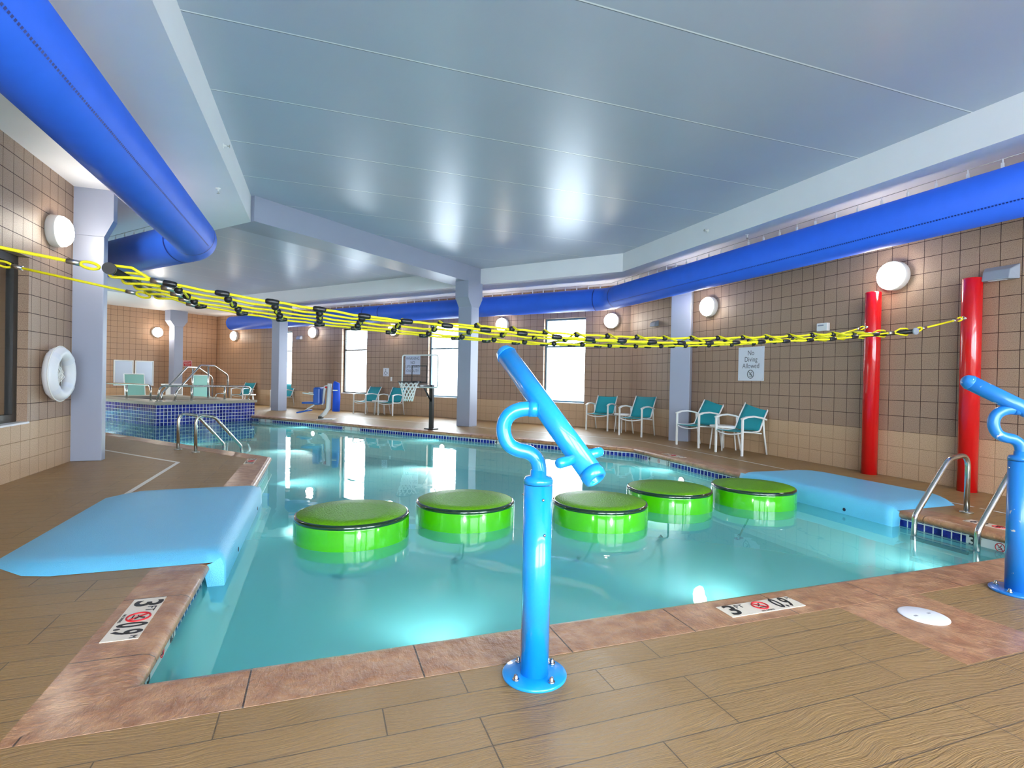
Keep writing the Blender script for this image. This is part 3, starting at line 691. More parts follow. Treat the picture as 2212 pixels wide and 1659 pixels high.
def tie(a, b, name, label, rod=0):
    a = Vector(a); b = Vector(b); t = thing(name, label, 'rope', a, 0, 'anchor ropes of the net')
    d = (b-a).normalized(); L = (b-a).length
    s = MB(); s.tube([d*(.14+rod), d*(L-.16)], .010, 8); s.build('rope', M_ROPE, t)
    for c0, sg_ in ((d*(.03+rod), 1), (d*(L-.04), -1)):
        s = MB(); e = c0+d*(sg_*.1); pp = [c0+d*sg_*(.05-.05*math.cos(k*math.pi/8))+Z*.02*math.sin(k*math.pi/8) for k in range(16)]; s.tube(pp, .009, 8, closed=True); s.build('rope_eye', M_ROPE, t)
        s = MB(); s.tube([e, e+d*sg_*.07], .017, 12); s.build('steel_ferrule', M_STEELW, t)
    s = MB(); s.tube([d*0, d*(.05+rod)], .007, 8); s.build('turnbuckle', M_STEEL, t); return t
tie((6.96, 4.07, 2.0), (6.07, 4.03, 1.81), 'anchor_rope', 'short yellow rope from the near red post to the net bar')
tie((6.96, 5.25, 2.0), (6.08, 5.15, 1.80), 'anchor_rope', 'short yellow rope from the far red post to the net bar')
tie((-3.06, 4.07, 2.11), (-1.27, 4.05, 1.835), 'anchor_rope', 'upper yellow rope crossing the left lamp wall to the black bar cap')
tie((-3.06, 5.2, 2.14), (-1.27, 5.12, 1.80), 'anchor_rope', 'lower yellow rope with steel turnbuckle rod at the left window', rod=.72)
# ------------------------------------------------------------------ lily pads
def pad(loc, r, rot, anchor, label):
    t = thing('lily_pad', label, 'floating pad', loc, rot, 'green floating lily pads')
    s = MB(); s.lathe([(r*.93, -.10), (r*.99, -.085), (r, -.05), (r, .155), (r*.995, .17)], seg=64); s.build('pad_body', M_LIME, t)
    s = MB(); s.lathe([(r*.997, .162), (r, .178), (r*.985, .193), (r*.955, .198), (r*.93, .195)], seg=64); s.build('rim_band', M_DGRN, t, recalc=True)
    s = MB(); s.lathe([(r*.955, .190), (r*.95, .1985), (r*.6, .201), (0, .203)], seg=64); s.build('pad_top', M_LIMET, t)
    ca, sa = math.cos(-rot), math.sin(-rot); ax, ay = anchor[0]-loc[0], anchor[1]-loc[1]; A = Vector((ca*ax-sa*ay, sa*ax+ca*ay, -.595))
    s = MB(); s.tube(fillet([(0, 0, -.1), (A.x*.55+.1, A.y*.55, -.5), A], .4, 10), .010, 8); s.build('tether', M_ROD, t)
    s = MB(); s.box(A+Z*.006, (.12, .04, .012)); s.tube([A+Vector((.02*math.cos(k*.5), 0, .03+.02*math.sin(k*.5))) for k in range(12)], .006, 6); s.box(A+Vector((.05, .03, .01)), (.06, .03, .012)); s.build('tether_anchor', M_ANCH, t)
pads = [(.285, 4.72, .47, (735, 1246), 'nearest-left green lily pad, first of the row from the left'), (1.325, 4.94, .465, (982, 1211), 'second green lily pad, just left of the blue cannon post'),
        (2.56, 4.57, .455, (1250, 1206), 'third green lily pad, partly behind the blue cannon post'), (3.63, 4.95, .455, (1435, 1158), 'fourth green lily pad, between the middle pad and the last one'), (4.66, 4.81, .45, (1632, 1141), 'fifth green lily pad, farthest right beside the light blue pad')]
# anchors were read off the photograph; fixed here as places on the basin floor
ANCH = [(.22, 5.38), (1.37, 5.5), (2.66, 5.2), (4.0, 5.6), (4.98, 5.35)]
for (x, y, r_, px_, lb), an in zip(pads, ANCH): pad((x, y, -.15), r_, random.random()*6, an, lb)
# ------------------------------------------------------------------ foam edge pads
def edge_pad(label, xe, out, prof, lo_hi, thick=.055):
    """xe: pool edge x; out: +1 deck lies at +x; lo_hi(u)->(y0,y1) for u metres from the edge"""
    t = thing('foam_entry_pad', label, 'pad', (xe, (lo_hi(0)[0]+lo_hi(0)[1])/2, 0), 0, 'light blue foam entry pads')
    y_c = (lo_hi(0)[0]+lo_hi(0)[1])/2; m = MB(); rows = []; NV = 24
    for u, z, k in prof:
        y0, y1 = lo_hi(max(u, 0)); row = []
        for j in range(NV+1):
            v = j/NV; y = y0+(y1-y0)*v; e = min(y-y0, y1-y); ramp = min(1, e/.13) if k else 1; zz = z*(ramp*(2-ramp)) if k and z > 0 else z
            row.append((out*u, y-y_c, max(zz, .002) if k else z))
        rows.append(m.add(row))
    for a, b in zip(rows, rows[1:]):
        for j in range(NV): m.face([a+j, a+j+1, b+j+1, b+j], True)
    m.face([r_ for r_ in rows[:7]]); m.face([r_+NV for r_ in rows[:7]][::-1])
    m.build('foam_shell', M_AQUA, t)
    s = MB()
    for v in (.25, .8): y0, y1 = lo_hi(0); s.lathe([(.018, 0), (.016, .002), (0, .0021)], (out*(-.108), y0+(y1-y0)*v-y_c, -.10), (-out, 0, 0), 12)
    s.build('tie_hole', M_HOLE, t)
pf = [(.02, -.02, 0), (-.03, -.25, 0), (-.09, -.26, 0), (-.105, -.22, 0), (-.10, -.02, 0), (-.08, .03, 0), (-.04, .052, 1), (.02, .058, 1), (.3, .058, 1), (.8, .055, 1), (.95, .05, 1), (1.08, .035, 1), (1.22, .002, 1)]
edge_pad('light blue foam pad lapping over the left pool edge in front of the angled drain', XL, -1, pf, lambda u: (3.80+max(0, u-.9)*1.0, 6.15-max(0, u-1.0)*.6))
edge_pad('light blue foam pad lapping over the right pool edge below the red posts', XR, 1, pf, lambda u: (3.60+max(0, u-.8)*1.1, 5.60-max(0, u-.9)*.6))
# ------------------------------------------------------------------ ladders
def ladder(loc, rot, label):
    t = thing('pool_ladder', label, 'ladder', loc, rot, 'steel pool ladders')
    for y in (-.25, .25):
        s = MB(); s.tube(fillet([(0, y, 0), (0, y, .57), (.28, y, .52), (.72, y, .02), (.76, y, -.73)], [.16, .16, .1], 8), .0235, 16); ra = s.build('handrail', M_STEEL, t)
        s = MB(); s.lathe([(.055, 0), (.055, .008), (.03, .016), (.023, .018)], (0, y, 0), seg=24); s.build('base_flange', M_STEELW, ra)
    for z in (-.17, -.36, -.55):
        s = MB(); s.box((.76, 0, z), (.08, .46, .025)); tr_ = s.build('ladder_tread', M_STEELW, t)
        s = MB(); s.box((.805, 0, z), (.012, .46, .034)); s.build('tread_edge', M_BLACK, tr_)
ladder((5.88, 3.12, .0), math.pi, 'steel pool ladder on the right, in front of the red post')
ladder(tuple(W(4.03, 8.42)), math.atan2(-n.y, -n.x), 'steel pool ladder at the left pool edge in front of the blue tiled spa')
# ------------------------------------------------------------------ water cannons
def cannon(loc, rot, label, M_, tilt, bend=0):
    t = thing('water_cannon', label, 'water cannon', loc, rot, 'blue deck water cannons')
    s = MB(); s.lathe([(.128, 0), (.13, .003), (.13, .011), (.126, .014), (.06, .014)], seg=56); s.build('base_plate', M_, t)
    for k in range(4):
        a = R(40+90*k); s = MB(); s.lathe([(.014, .014), (.014, .019), (.0095, .019), (.0095, .027), (.007, .035), (0, .038)], (.098*math.cos(a), .098*math.sin(a), 0), seg=12); s.build('cap_nut', M_STEEL, t)
    s = MB(); s.lathe([(.0575, .014), (.0575, .772)], seg=44); s.build('post', M_, t)
    s = MB(); s.lathe([(.0585, .775), (.0585, .79), (.052, .802), (.033, .806), (.031, .83), (0, .83)], seg=44); s.build('post_cap', M_, t)
    for x, y, z in ((.018, -.056, .72), (.026, -.052, .58), (-.057, .0, .73)): s = MB(); s.sphere((x, y, z), .006); s.build('screw', M_STEEL, t)
    s = MB(); cp_ = [(1165, 1060), (1167, 1035), (1167, 1012), (1160, 991), (1143, 978), (1120, 973), (1101, 962), (1090, 940), (1090, 916), (1101, 897), (1122, 886), (1150, 883), (1170, 883), (1180, 883)]
    cp_ = [Vector(((x-1166)/539, 0, 1.19-(y-821)/539)) for x, y in cp_]; pp = []
    for i in range(1, len(cp_)-2):
        a, b, c_, d_ = cp_[i-1:i+3]
        for u in (0, .25, .5, .75): pp.append(.5*((2*b)+(c_-a)*u+(2*a-5*b+4*c_-d_)*u*u+(3*b-a-3*c_+d_)*u**3))
    s.tube(pp, .030, 20); gp = s.build('swan_neck_pipe', M_, t)
    s = MB(); s.tube([(-.008, 0, 1.073), (.012, 0, 1.073)], .0335, 20); s.tube([(-.045, 0, 1.073), (-.006, 0, 1.073)], .0315, 20); s.build('pivot_collar', M_, t)
    g = bpy.data.objects.new('barrel', None); COL.objects.link(g); g.parent = t
    c = Vector((.026, 0, 1.070)); d = Vector((math.sin(tilt)*math.cos(bend), math.sin(tilt)*math.sin(bend), -math.cos(tilt)))
    g.location = c
    m = MB(); m.lathe([(.044, -.335), (.044, .325)], (0, 0, 0), d, 36); m.build('barrel_tube', M_, g)
    g2 = MB(); g2.lathe([(.0, -.378), (.022, -.376), (.036, -.363), (.044, -.339), (.0455, -.335)], (0, 0, 0), d, 36); g2.build('rear_cap', M_, g)
    g2 = MB(); g2.lathe([(.0455, .317), (.047, .337), (.042, .357), (.031, .361), (.027, .354), (.025, .31), (0, .31)], (0, 0, 0), d, 36); g2.build('nozzle_ring', M_, g)
    g2 = MB(); g2.lathe([(.026, .326), (0, .3265)], (0, 0, 0), d, 24); g2.build('nozzle_bore', M_HOLE, g)
    side = Vector((0, -1, 0)); hb = d*.25; dirh = (side*.62+Vector((-.75, 0, -.12))).normalized()
    for sg_ in (1, -1):
        a = hb+dirh*sg_*.03; b = hb+dirh*sg_*.122; s = MB(); s.tube([a, b-dirh*sg_*.012, b-dirh*sg_*.004, b], [.0195, .0195, .016, .006], 16); s.build('hand_grip', M_, g)
    return t
cannon((.835, 1.992, 0), -YAW, 'bright blue water cannon on a post at the near pool edge, centre of the view', M_CBLUE, R(48), -.85)
cannon((3.885, 1.955, 0), -YAW-.2, 'scuffed darker blue water cannon on a post at the right edge', M_CBLUE2, R(62))
# ------------------------------------------------------------------ chairs
def chair():
    """origin at the floor below the middle of the front legs; faces +x"""
    t = thing('patio_armchair', '', 'chair', (0, 0, 0), 0, 'teal sling armchairs')
    hw = .275
    for s_ in (-1, 1):
        y = s_*hw
        m = MB(); m.box((0, y, .31), (.036, .032, .62)); m.build('leg', M_WHITE, t, bevel=.006)
        m = MB(); m.tube(fillet([(-.61, y*.97, 0), (-.52, y, .38), (-.50, y, .60)], .2, 5), .016, 8); m.build('leg', M_WHITE, t)
        m = MB()
        arc = [(.018, y, .612), (-.10, y, .645), (-.27, y, .652), (-.43, y, .63), (-.56, y, .595)]
        for a, b in zip(arc, arc[1:]):
            a = Vector(a); b = Vector(b); d = (b-a).normalized(); rot = Matrix((d, Vector((0, 1, 0)), d.cross(Vector((0, 1, 0))))).transposed(); m.box((a+b)/2, ((b-a).length+.006, .045, .026), rot)
        m.build('armrest', M_WHITE, t)
        m = MB(); m.tube(fillet([(-.0, y*.93, .40), (-.25, y*.93, .385), (-.44, y*.93, .40), (-.53, y*.93, .60), (-.70, y*.93, .87)], [.1, .08, .3], 6), .013, 8); m.build('side_rail', M_WHITE, t)
    m = MB(); m.tube([(-.005+.035*(1-(2*i/8-1)**2), hw*(2*i/8-1), .385-.045*(1-(2*i/8-1)**2)) for i in range(9)], .013, 8); m.build('front_stretcher', M_WHITE, t)
    m = MB(); m.tube([(-.46, -hw, .36), (-.46, hw, .36)], .011, 8); m.build('rear_stretcher', M_WHITE, t)
    def sling(prof, name):
        m = MB(); rows = []
        for x, z in prof: rows.append(m.add([(x, hw*.93*(2*j/6-1), z-.012*(1-(2*j/6-1)**2)) for j in range(7)]))
        for a, b in zip(rows, rows[1:]):
            for j in range(6): m.face([a+j, a+j+1, b+j+1, b+j], True)
        o = m.build(name, M_TEAL, t, recalc=False); md = o.modifiers.new('thick', 'SOLIDIFY'); md.thickness = .006
    sling([(.01, .405), (-.12, .395), (-.25, .388), (-.36, .39), (-.42, .40)], 'seat_sling')
    sling([(-.435, .41), (-.47, .47), (-.505, .54), (-.545, .62), (-.60, .71), (-.65, .79), (-.697, .865)], 'back_sling')
    return t
ch = chair()
def face_ang(d): return math.atan2(d[1], d[0])
CH = [((6.55, 7.32, 0), math.pi+.12, 'teal sling armchair nearest the No Diving sign, rightmost of all the chairs'),
      ((6.53, 8.38, 0), math.pi+.13, 'teal sling armchair in front of the column, left of the rightmost chair'),
      ((6.33, 11.52, 0), angn, 'teal sling armchair just right of the rightmost window'),
      ((6.44, 10.21, 0), math.pi+.49, 'teal sling armchair in the wall corner, left of the column'),
      (W(8.6, .78), angn, 'teal sling armchair right of the dark framed window'),
      (W(7.53, .72), angn+.12, 'teal sling armchair partly hidden behind the basketball net'),
      (W(13.1, .62), angn+.15, 'teal sling armchair half hidden by the column right of the spa'),
      (W(15.3, .78), angn+.25, 'teal sling armchair beyond the spa railing in the far corner')]
for i, (p, a, lb) in enumerate(CH):
    if i == 0: ch.location = p; ch.rotation_euler = (0, 0, a); ch['label'] = lb
    else: dup(ch, p, a, lb)
def side_table():
    t = thing('side_table', '', 'table', (0, 0, 0), 0, 'round white side tables')
    m = MB(); m.lathe([(.22, .40), (.23, .405), (.23, .435), (.225, .44), (0, .44)], seg=40); m.build('table_top', M_WHITE, t)
    for k in range(4): a = R(45+90*k); m = MB(); m.tube([(.22*math.cos(a), .22*math.sin(a), 0), (.18*math.cos(a), .18*math.sin(a), .405)], .012, 8); m.build('leg', M_WHITE, t)
    return t
stb = side_table()
for i, (p, lb) in enumerate((((6.9, 7.86, 0), 'round white side table between the two rightmost teal chairs'), ((6.77, 11.02, 0), 'round white side table between the chairs in the wall corner'),
                             (W(8.06, .45), 'round white side table between the chairs behind the basketball net'), (W(14.6, .72), 'round white side table right of the teal chair beyond the spa'))):
    if i == 0: stb.location = p; stb['label'] = lb
    else: dup(stb, p, 0, lb)
# ------------------------------------------------------------------ spa
spa = thing('spa_tub', 'raised spa tub clad in dark blue square tiles with stone coping', 'spa', tuple(W(12.4, 4.7)), WA)
def S(a, b, z=0.0): return Vector((a-12.4, b-4.7, z))
A0, A1, B0, B1 = 10.1, 14.8, 3.4, 6.05
m = MB(); m.prism([(S(A0, B0).x, S(A0, B0).y), (S(A1, B0).x, S(A1, B0).y), (S(A1, B1).x, S(A1, B1).y), (S(A0, B1).x, S(A0, B1).y)], -.76, .373); m.build('tiled_wall', M_TILES, spa, uvbox=True)
m = MB(); e = .05; IA0, IA1, IB0, IB1 = 10.85, 14.2, 3.95, 5.45
for (a0, a1, b0, b1) in ((A0-e, IA0, B0-e, B1+e), (IA1, A1+e, B0-e, B1+e), (IA0, IA1, B0-e, IB0), (IA0, IA1, IB1, B1+e)): m.box(S((a0+a1)/2, (b0+b1)/2, .412), (a1-a0, b1-b0, .076))
m.build('spa_coping', mat('grey_brown_coping', srgb(168, 156, 136), .4, noise=.12, nscale=8), spa, bevel=.008)
m = MB(); m.box(S((IA0+IA1)/2, (IB0+IB1)/2, .378), (IA1-IA0, IB1-IB0, .006)); m.build('spa_water', mat('spa_water_surface', srgb(24, 40, 96), .05), spa)
def rail(name, label, pts, posts, rad, r=.02, grp=None):
    o = Vector(pts[0]); t = thing(name, label, 'handrail', o, 0, grp); q = [Vector(p)-o for p in pts]
    s = MB(); s.tube(fillet(q, rad, 7), r, 14); s.build('rail_tube', M_STEEL, t)
    for a, b in posts: s = MB(); s.tube([Vector(a)-o, Vector(b)-o], r*.9, 12); s.build('rail_post', M_STEEL, t)
    for p in [q[0], q[-1]]+[Vector(a)-o for a, b in posts]:
        if p.z < .2+0: s = MB(); s.lathe([(.05, 0), (.05, .01), (.024, .016)], (p.x, p.y, p.z), seg=18); s.build('base_flange', M_STEELW, t)
    return t
T = .45
rail('spa_front_rail', 'low steel rail with rounded ends along the front of the spa', [W(10.4, 5.88, T), W(10.4, 5.80, T+.40), W(10.4, 3.30, T+.38), W(10.4, 3.42, T)], [(W(10.4, 5.03, T), W(10.4, 5.03, T+.40)), (W(10.4, 4.12, T), W(10.4, 4.12, T+.39))], [.16, .16], .026)
rail('spa_side_rail', 'low steel rail along the left side of the spa, behind the wide column', [W(10.78, 5.85, T), W(10.8, 5.85, T+.41), W(14.3, 5.85, T+.41), W(14.35, 5.85, T)], [(W(12.1, 5.85, T), W(12.1, 5.85, T+.41)), (W(13.4, 5.85, T), W(13.4, 5.85, T+.41))], [.16, .14], .026)
rail('spa_stair_rail', 'tall peaked steel stair handrail over the spa, nearer the red sign', [W(10.48, 5.76, T), W(10.54, 5.69, .67), W(11.52, 4.58, 1.36), W(12.04, 3.99, 1.36), W(12.80, 3.14, 1.08), W(12.88, 3.05, 0)], [(W(11.8, 4.27, T), W(11.8, 4.27, 1.36))], [.08, .2, .2, .2], .026, 'spa stair handrails')
rail('spa_stair_rail', 'tall peaked steel stair handrail over the spa, right-hand one of the pair', [W(10.42, 5.45, T), W(10.46, 5.38, .70), W(11.21, 4.37, 1.42), W(11.71, 3.69, 1.42), W(12.25, 2.95, 1.15), W(12.30, 2.88, 0)], [(W(11.48, 3.99, T), W(11.48, 3.99, 1.42))], [.08, .2, .2, .2], .026, 'spa stair handrails')
rail('grab_loop', 'small steel grab loop on the spa coping at the foot of the right rail', [W(11.3, 3.86, T), W(11.3, 3.85, T+.15), W(11.3, 3.61, T+.15), W(11.3, 3.60, T)], [], [.06, .06], .014)
# loungers behind the spa
def lounger(loc, rot, label):
    t = thing('chaise_lounge', label, 'chaise lounge', loc, rot, 'pale green chaise lounges')
    for y in (-.3, .3):
        m = MB(); m.tube(fillet([(.9, y, .30), (0, y, .32), (-.12, y, 1.12)], .06), .016, 8); m.build('side_rail', M_WHITE, t)
        for x in (.8, .02): m = MB(); m.tube([(x, y, 0), (x, y, .31)], .015, 8); m.build('leg', M_WHITE, t)
    m = MB(); m.box((.45, 0, .31), (.86, .58, .01)); m.build('seat_sling', M_PALE, t)
    m = MB(); d = Vector((-.12, 0, .8)).normalized(); rot_ = Matrix((Vector((0, 1, 0)).cross(d), Vector((0, 1, 0)), d)).transposed(); m.box((-.065, 0, .72), (.01, .58, .8), rot_); m.build('back_sling', M_PALE, t)
    m = MB(); m.tube([(-.12, -.3, 1.12), (-.12, .3, 1.12)], .016, 8); m.build('head_rail', M_WHITE, t)
lounger(tuple(W(15.6, 4.12)), WA+math.pi, 'teal chaise lounge back, paled as if backlit, in front of the grey boards')
lounger(tuple(W(15.6, 1.95)), WA+math.pi, 'teal chaise lounge back, paled as if backlit, behind the peaked spa handrails')
t = thing('towel_stand', 'white stand with a wide top between the two pale chaise backs', 'stand', tuple(W(15.4, 3.0)), WA)
m = MB(); m.box((0, 0, .78), (.3, .74, .05)); m.build('top_shelf', M_WHITE, t)
m = MB(); m.box((0, 0, .42), (.3, .42, .04)); m.build('lower_shelf', M_WHITE, t)
for y in (-.2, .2): m = MB(); m.box((0, y, .38), (.28, .03, .76)); m.build('side_panel', M_WHITE, t)
# ------------------------------------------------------------------ life ring
t = thing('life_ring', 'white ring buoy hanging on the left block wall below the lamp', 'life ring', (-3.06, 7.99, 1.15))
m = MB(); m.tube([(.09, .255*math.cos(k*math.pi/24), .255*math.sin(k*math.pi/24)) for k in range(48)], .074, 20, closed=True); m.build('ring_body', M_RING, t)
for a in (45, 135, 225, 315):
    c = Vector((.09, .255*math.cos(R(a)), .255*math.sin(R(a)))); d = Vector((0, -math.sin(R(a)), math.cos(R(a)))); m = MB(); m.tube([c-d*.035, c+d*.035], .078, 20, caps=False); m.build('strap_band', M_SIGN, t)
m = MB(); m.tube([(.10, .335*math.cos(k*math.pi/24), .335*math.sin(k*math.pi/24)) for k in range(48)], .007, 6, closed=True); m.build('grab_line', M_NET, t)
m = MB()
for k in range(12): a = random.uniform(-.13, .13); m.tube([(.06, a, .15), (.11, random.uniform(-.08, .08), random.uniform(-.05, .05)), (.06, random.uniform(-.13, .13), -.15)], .006, 6)
m.build('coiled_line', M_NET, t); m = MB(); m.box((.06, -.06, .05), (.03, .02, .07)); m.build('red_tag', M_RINK, t)
m = MB(); m.box((.02, 0, .26), (.04, .06, .08)); m.build('wall_bracket', M_STEELW, t)
# ------------------------------------------------------------------ pool lift
t = thing('pool_lift', 'blue and white pool access lift with seat on the far deck', 'pool lift', (.17, 15.55, 0), -YAW)
k = 1/79.
def LX(px): return (px-705)*k
m = MB(); m.box((LX(708), 0, .01), (.44, .4, .02)); m.build('base_plate', M_WHITE, t)
m = MB(); m.tube([(LX(692), 0, .05), (LX(703), 0, .16), (LX(711), 0, .30), (LX(713), 0, .98)], [.045, .06, .065, .055], 12); m.build('mast', M_WHITE, t)
m = MB(); m.box((LX(695), 0, .05), (.09, .16, .07)); m.build('foot_cover', M_BLACK, t)
m = MB(); m.tube([(LX(716), 0, .93), (LX(703), 0, .9), (LX(697), 0, .40)], .035, 10); m.build('lift_arm', M_WHITE, t)
m = MB(); m.box((LX(707), -.06, .88), (.05, .05, .05)); m.build('red_knob', M_RINK, t)
m = MB(); m.tube([(LX(727), .02, .22), (LX(728), .02, .6), (LX(727), .02, .98), (LX(722), .02, 1.02)], [.10, .10, .09, .04], 14); m.build('battery_cover', M_LIFTC, t)
m = MB(); m.box((LX(727), -.08, .8), (.13, .01, .03)); m.build('cover_strap', M_WHITE, t)
m = MB(); m.box((LX(691), -.02, .64), (.2, .42, .48)); m.build('seat_back', M_LIFTB, t, bevel=.05)
m = MB(); m.box((LX(676), -.02, .45), (.42, .4, .05)); m.build('seat_pan', M_LIFTB, t, bevel=.015)
for y in (-.24, .2): m = MB(); m.tube([(LX(686), y, .68), (LX(662), y, .72)], .014, 8); m.build('armrest', M_WHITE, t)
m = MB(); m.tube([(LX(686), -.02, .44), (LX(658), -.02, .20)], .022, 8); m.build('leg_tube', M_WHITE, t)
m = MB(); m.box((LX(660), -.02, .21), (.32, .34, .04), Matrix.Rotation(R(-12), 3, 'Y')); m.build('foot_rest', M_LIFTB, t, bevel=.01)
# ------------------------------------------------------------------ basketball hoop
t = thing('basketball_hoop', 'poolside basketball hoop with clear backboard and white net', 'basketball hoop', tuple(W(3.62, 3.18)), WA)
HB = lambda a, b, z: Vector((a-3.62, b-3.18, z))
m = MB(); m.box((0, 0, .012), (.26, .2, .024)); m.build('base_plate', M_BLACK, t)
m = MB(); m.box((0, 0, .52), (.09, .07, 1.02)); m.build('post', M_BLACK, t)
m = MB(); m.tube([(0, 0, .62), (0, .28, .98)], .02, 8); m.build('brace', M_BLACK, t)
BA, BBZ = 3.72, 1.34; BBB = 3.5
m = MB(); m.box(HB(BA, BBB-.16, 1.0), (.06, .32, .05)); m.build('support_arm', M_STEELW, t)
m = MB(); m.box(HB(BA, BBB, BBZ), (1.06, .012, .73)); bbp = m.build('backboard', M_ACRYL, t)
m = MB(); q = [HB(BA-.53, BBB, BBZ-.365), HB(BA+.53, BBB, BBZ-.365), HB(BA+.53, BBB, BBZ+.365), HB(BA-.53, BBB, BBZ+.365)]
m.tube(fillet([(q[0]+q[1])/2]+q[1:]+[q[0], (q[0]+q[1])/2], .06, 5), .015, 8); m.build('board_frame', M_WHITE, t)
m = MB()
for da, dz, la, lz in ((0, .12, .46, .02), (0, -.25, .46, .02), (-.22, -.065, .02, .37), (.22, -.065, .02, .37)): m.box(HB(BA+da, BBB+.01, BBZ+dz), (la, .008, lz))
m.build('target_square', M_BLACK, t)
RC = HB(BA, BBB+.36, 1.09)
m = MB(); m.tube([RC+Vector((.225*math.cos(k*math.pi/16), .225*math.sin(k*math.pi/16), 0)) for k in range(32)], .011, 8, closed=True); m.box(HB(BA, BBB+.08, 1.09), (.14, .14, .05)); m.build('rim', M_BLACK, t)
m = MB(); K = 12
for k in range(K):
    for s_ in (1, -1):
        pts = []
        for i in range(7): f = i/6; a = 2*math.pi*(k+s_*i*.5)/K; rr = .22-.12*f**.7; pts.append(RC+Vector((rr*math.cos(a), rr*math.sin(a), -.005-.42*f)))
        m.tube(pts, .007, 5)
m.build('net', M_NET, t)
# ------------------------------------------------------------------ skimmer lid, depth markers
t = thing('skimmer_lid', 'round white skimmer lid set in the reddish stone square', 'lid', (2.985, 1.895, .001))
m = MB(); m.lathe([(.112, 0), (.112, .003), (.106, .005), (0, .005)], seg=48); m.build('lid_disc', M_LID, t)
for x in (-.05, .05): m = MB(); m.box((x, .005, .0055), (.022, .012, .001)); m.build('finger_slot', M_GREYP, t)
def marker(label, origin, right, upv, ft='3', mt='0.9', L=.49, H=.125, m_=M_MARK, up_face=True, cut=True):
    t = thing('depth_marker', label, 'depth marker', (0, 0, 0), 0, 'pool depth marker tiles'); t.matrix_world = frame(right, upv, origin)
    b = MB(); b.box((0, 0, .001), (L, H, .003)); b.build('marker_tile', m_, t)
    k = H/.125
    text(ft, .15*k, M_BINK, t, (-L/2+.06*k, 0, .0035), sx=1.05, bold=.003*k); text('FT', .05*k, M_BINK, t, (-L/2+.125*k, .03*k, .0035))
    text(mt, .15*k, M_BINK, t, (L/2-.10*k, 0, .0035), sx=.62, bold=.003*k); text('M', .035*k, M_BINK, t, (L/2-.018*k, .04*k, .0035))
    nodive(t, .042*k, (0.0, .008*k), M_RINK)
    for c in t.children:
        if c.name.startswith(('prohib', 'diver')): c.location.z = .003
    if cut: text('NO DIVING', .016*k, M_BINK, t, (0, -.051*k, .0035))
    return t
marker('cream 3 FT depth tile on the near coping, right of the middle cannon', (2.243, 2.238, .002), (1, 0, 0), (0, 1, 0))
marker('cream 3 FT depth tile on the left coping near the pool corner', (-.815, 3.04, .002), (0, -1, 0), (1, 0, 0), H=.145, L=.48)
marker('worn pale depth tile on the left deck corner behind the blue pad', (-.87, 8.1, .002), (0, -1, 0), (1, 0, 0))
marker('pale depth tile on the left deck beside the wide column', tuple(W(6.95, 8.16, .002)), w, -n)
marker('depth tile on the right coping behind the pool ladder, half hidden by the cannon', (5.53, 2.92, .002), (0, 1, 0), (-1, 0, 0))
marker('faint depth tile on the far coping beyond the fourth lily pad', (5.47, 7.35, .002), (0, 1, 0), (-1, 0, 0))
for a_, ft, mt, lb in ((9.45, '5', '1.5', 'leftmost white depth tile in the far waterline band, by the spa'), (5.95, '4', '1.1', 'white depth tile in the far waterline band below the pool lift'), (1.35, '4', '1.0', 'white depth tile in the far waterline band behind the cannon neck')):
    marker(lb, tuple(W(a_, BF-.026, -.118)), -w, Z, ft, mt, .62, .085, M_MARKW, cut=False)
marker('white depth tile in the right waterline band beyond the fourth lily pad', (XR+.026, 7.55, -.118), (0, -1, 0), (0, 0, 1), '4', '1.0', .62, .085, M_MARKW, cut=False)
marker('white 3 FT depth tile in the right waterline behind the ladder', (XR+.026, 2.8, -.125), (0, -1, 0), (0, 0, 1), '3', '0.9', .5, .10, M_MARKW, cut=False)
marker('white depth tile in the left waterline band near the corner', (XL-.026, 2.9, -.118), (0, 1, 0), (0, 0, 1), '3', '0.9', .5, .085, M_MARKW, cut=False)
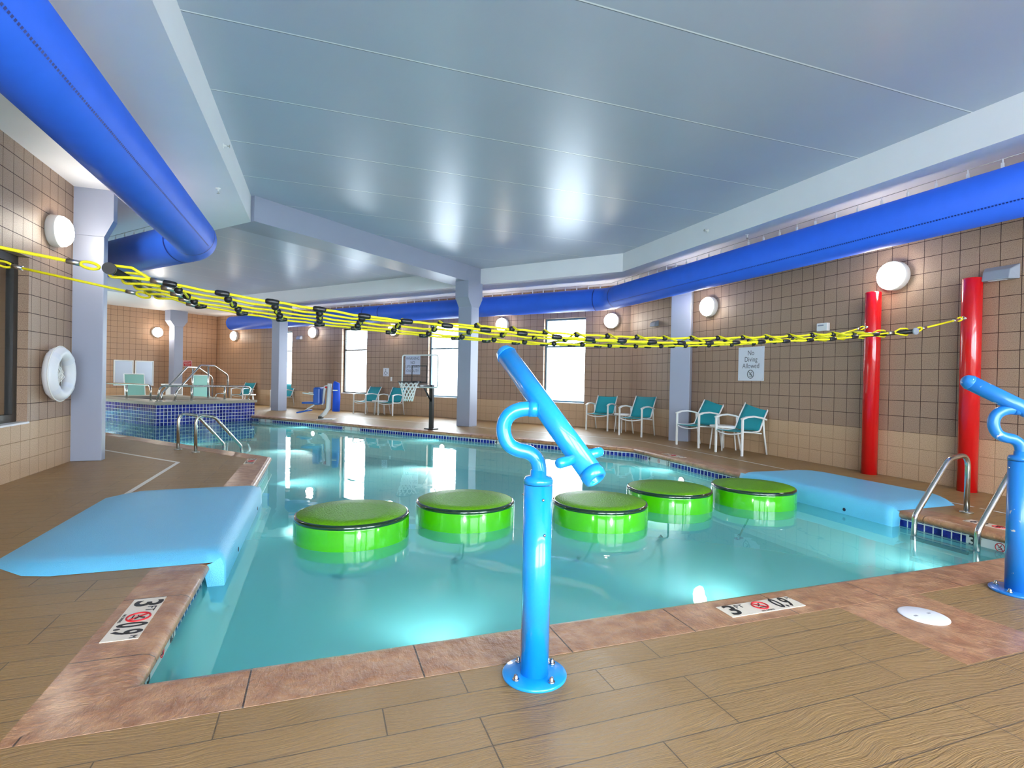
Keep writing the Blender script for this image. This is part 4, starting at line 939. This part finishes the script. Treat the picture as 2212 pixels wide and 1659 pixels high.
# underwater lights; those labelled added only brighten the pool and ceiling
UL = [(W(3.05, BF-.03, -.34), n, 'lit underwater lamp in the far pool wall below the column'), (Vector((XR+.03, 6.95, -.34)), Vector((-1, 0, 0)), 'lit underwater lamp in the right pool wall beyond the fourth lily pad'),
      (W(7.4, BF-.03, -.34), n, 'added unseen underwater lamp in the far pool wall below the pool lift'), (W(6.0, BL+.03, -.34), -n, 'added unseen underwater lamp in the left wing wall past the steel ladder'),
      (Vector((.6, YN-.03, -.34)), Vector((0, 1, 0)), 'added unseen underwater lamp under the near coping left of the cannon'), (Vector((2.4, YN-.03, -.34)), Vector((0, 1, 0)), 'added unseen underwater lamp under the near coping below the depth tile'),
      (Vector((4.3, YN-.03, -.34)), Vector((0, 1, 0)), 'added unseen underwater lamp under the near coping by the right cannon'), (Vector((XL-.03, 7.2, -.34)), Vector((1, 0, 0)), 'added unseen underwater lamp in the left pool wall beyond the foam pad')]
for p, d, lb in UL:
    t = thing('underwater_light', lb, 'pool light', tuple(p), 0, 'underwater pool lights'); m = MB(); m.lathe([(.085, 0), (.085, .008), (.07, .012)], (0, 0, 0), d, 24); m.build('bezel', M_STEELW, t)
    m = MB(); m.lathe([(.07, .010), (.06, .02), (0, .026)], (0, 0, 0), d, 24); m.build('lens', M_PLITE, t)
    l = bpy.data.lights.new('pool_lamp_beam', 'SPOT'); l.energy = PLW*(.42 if p.y < 2.6 else 1); l.spot_size = R(118); l.spot_blend = 1; l.shadow_soft_size = .06; l.color = (1, .93, .86)
    o = bpy.data.objects.new('pool_lamp_beam', l); COL.objects.link(o); o.parent = t; o.location = d*.05; o.rotation_euler = (d+Z*-.12).to_track_quat('-Z', 'Y').to_euler()
t = thing('return_fitting', 'small white water return fitting under water on the left pool wall', 'fitting', (XL-.03, 3.05, -.33)); m = MB(); m.lathe([(.045, 0), (.045, .012), (.02, .02), (.018, .045)], (0, 0, 0), (1, 0, 0), 20); m.build('nozzle', M_WHITE, t)
# sprinklers
def sprk(loc, d, label):
    t = thing('sprinkler_head', label, 'sprinkler', loc, 0, 'fire sprinkler heads'); d = Vector(d); m = MB(); m.lathe([(.032, 0), (.03, .006), (.012, .01), (.01, .04)], (0, 0, 0), d, 16); m.build('escutcheon', M_WHITE, t)
    m = MB(); m.tube([d*.038+Vector((0, .012, 0)), d*.065], .003, 6); m.tube([d*.038-Vector((0, .012, 0)), d*.065], .003, 6); m.lathe([(.02, .065), (.018, .068), (0, .069)], (0, 0, 0), d, 12); m.build('deflector', M_STEELW, t)
sprk((XI1, 7.55, 3.8), (-1, 0, 0), 'sprinkler head on the side of the right ceiling beam')
sprk((6.45, 6.9, 3.6), (0, 0, -1), 'sprinkler head under the right soffit above the duct')
sprk((XI0, 6.8, 3.75), (1, 0, 0), 'sprinkler head on the side of the left ceiling beam')
sprk((-1.28, 7.9, 3.6), (0, 0, -1), 'sprinkler head under the left soffit by the duct elbow')
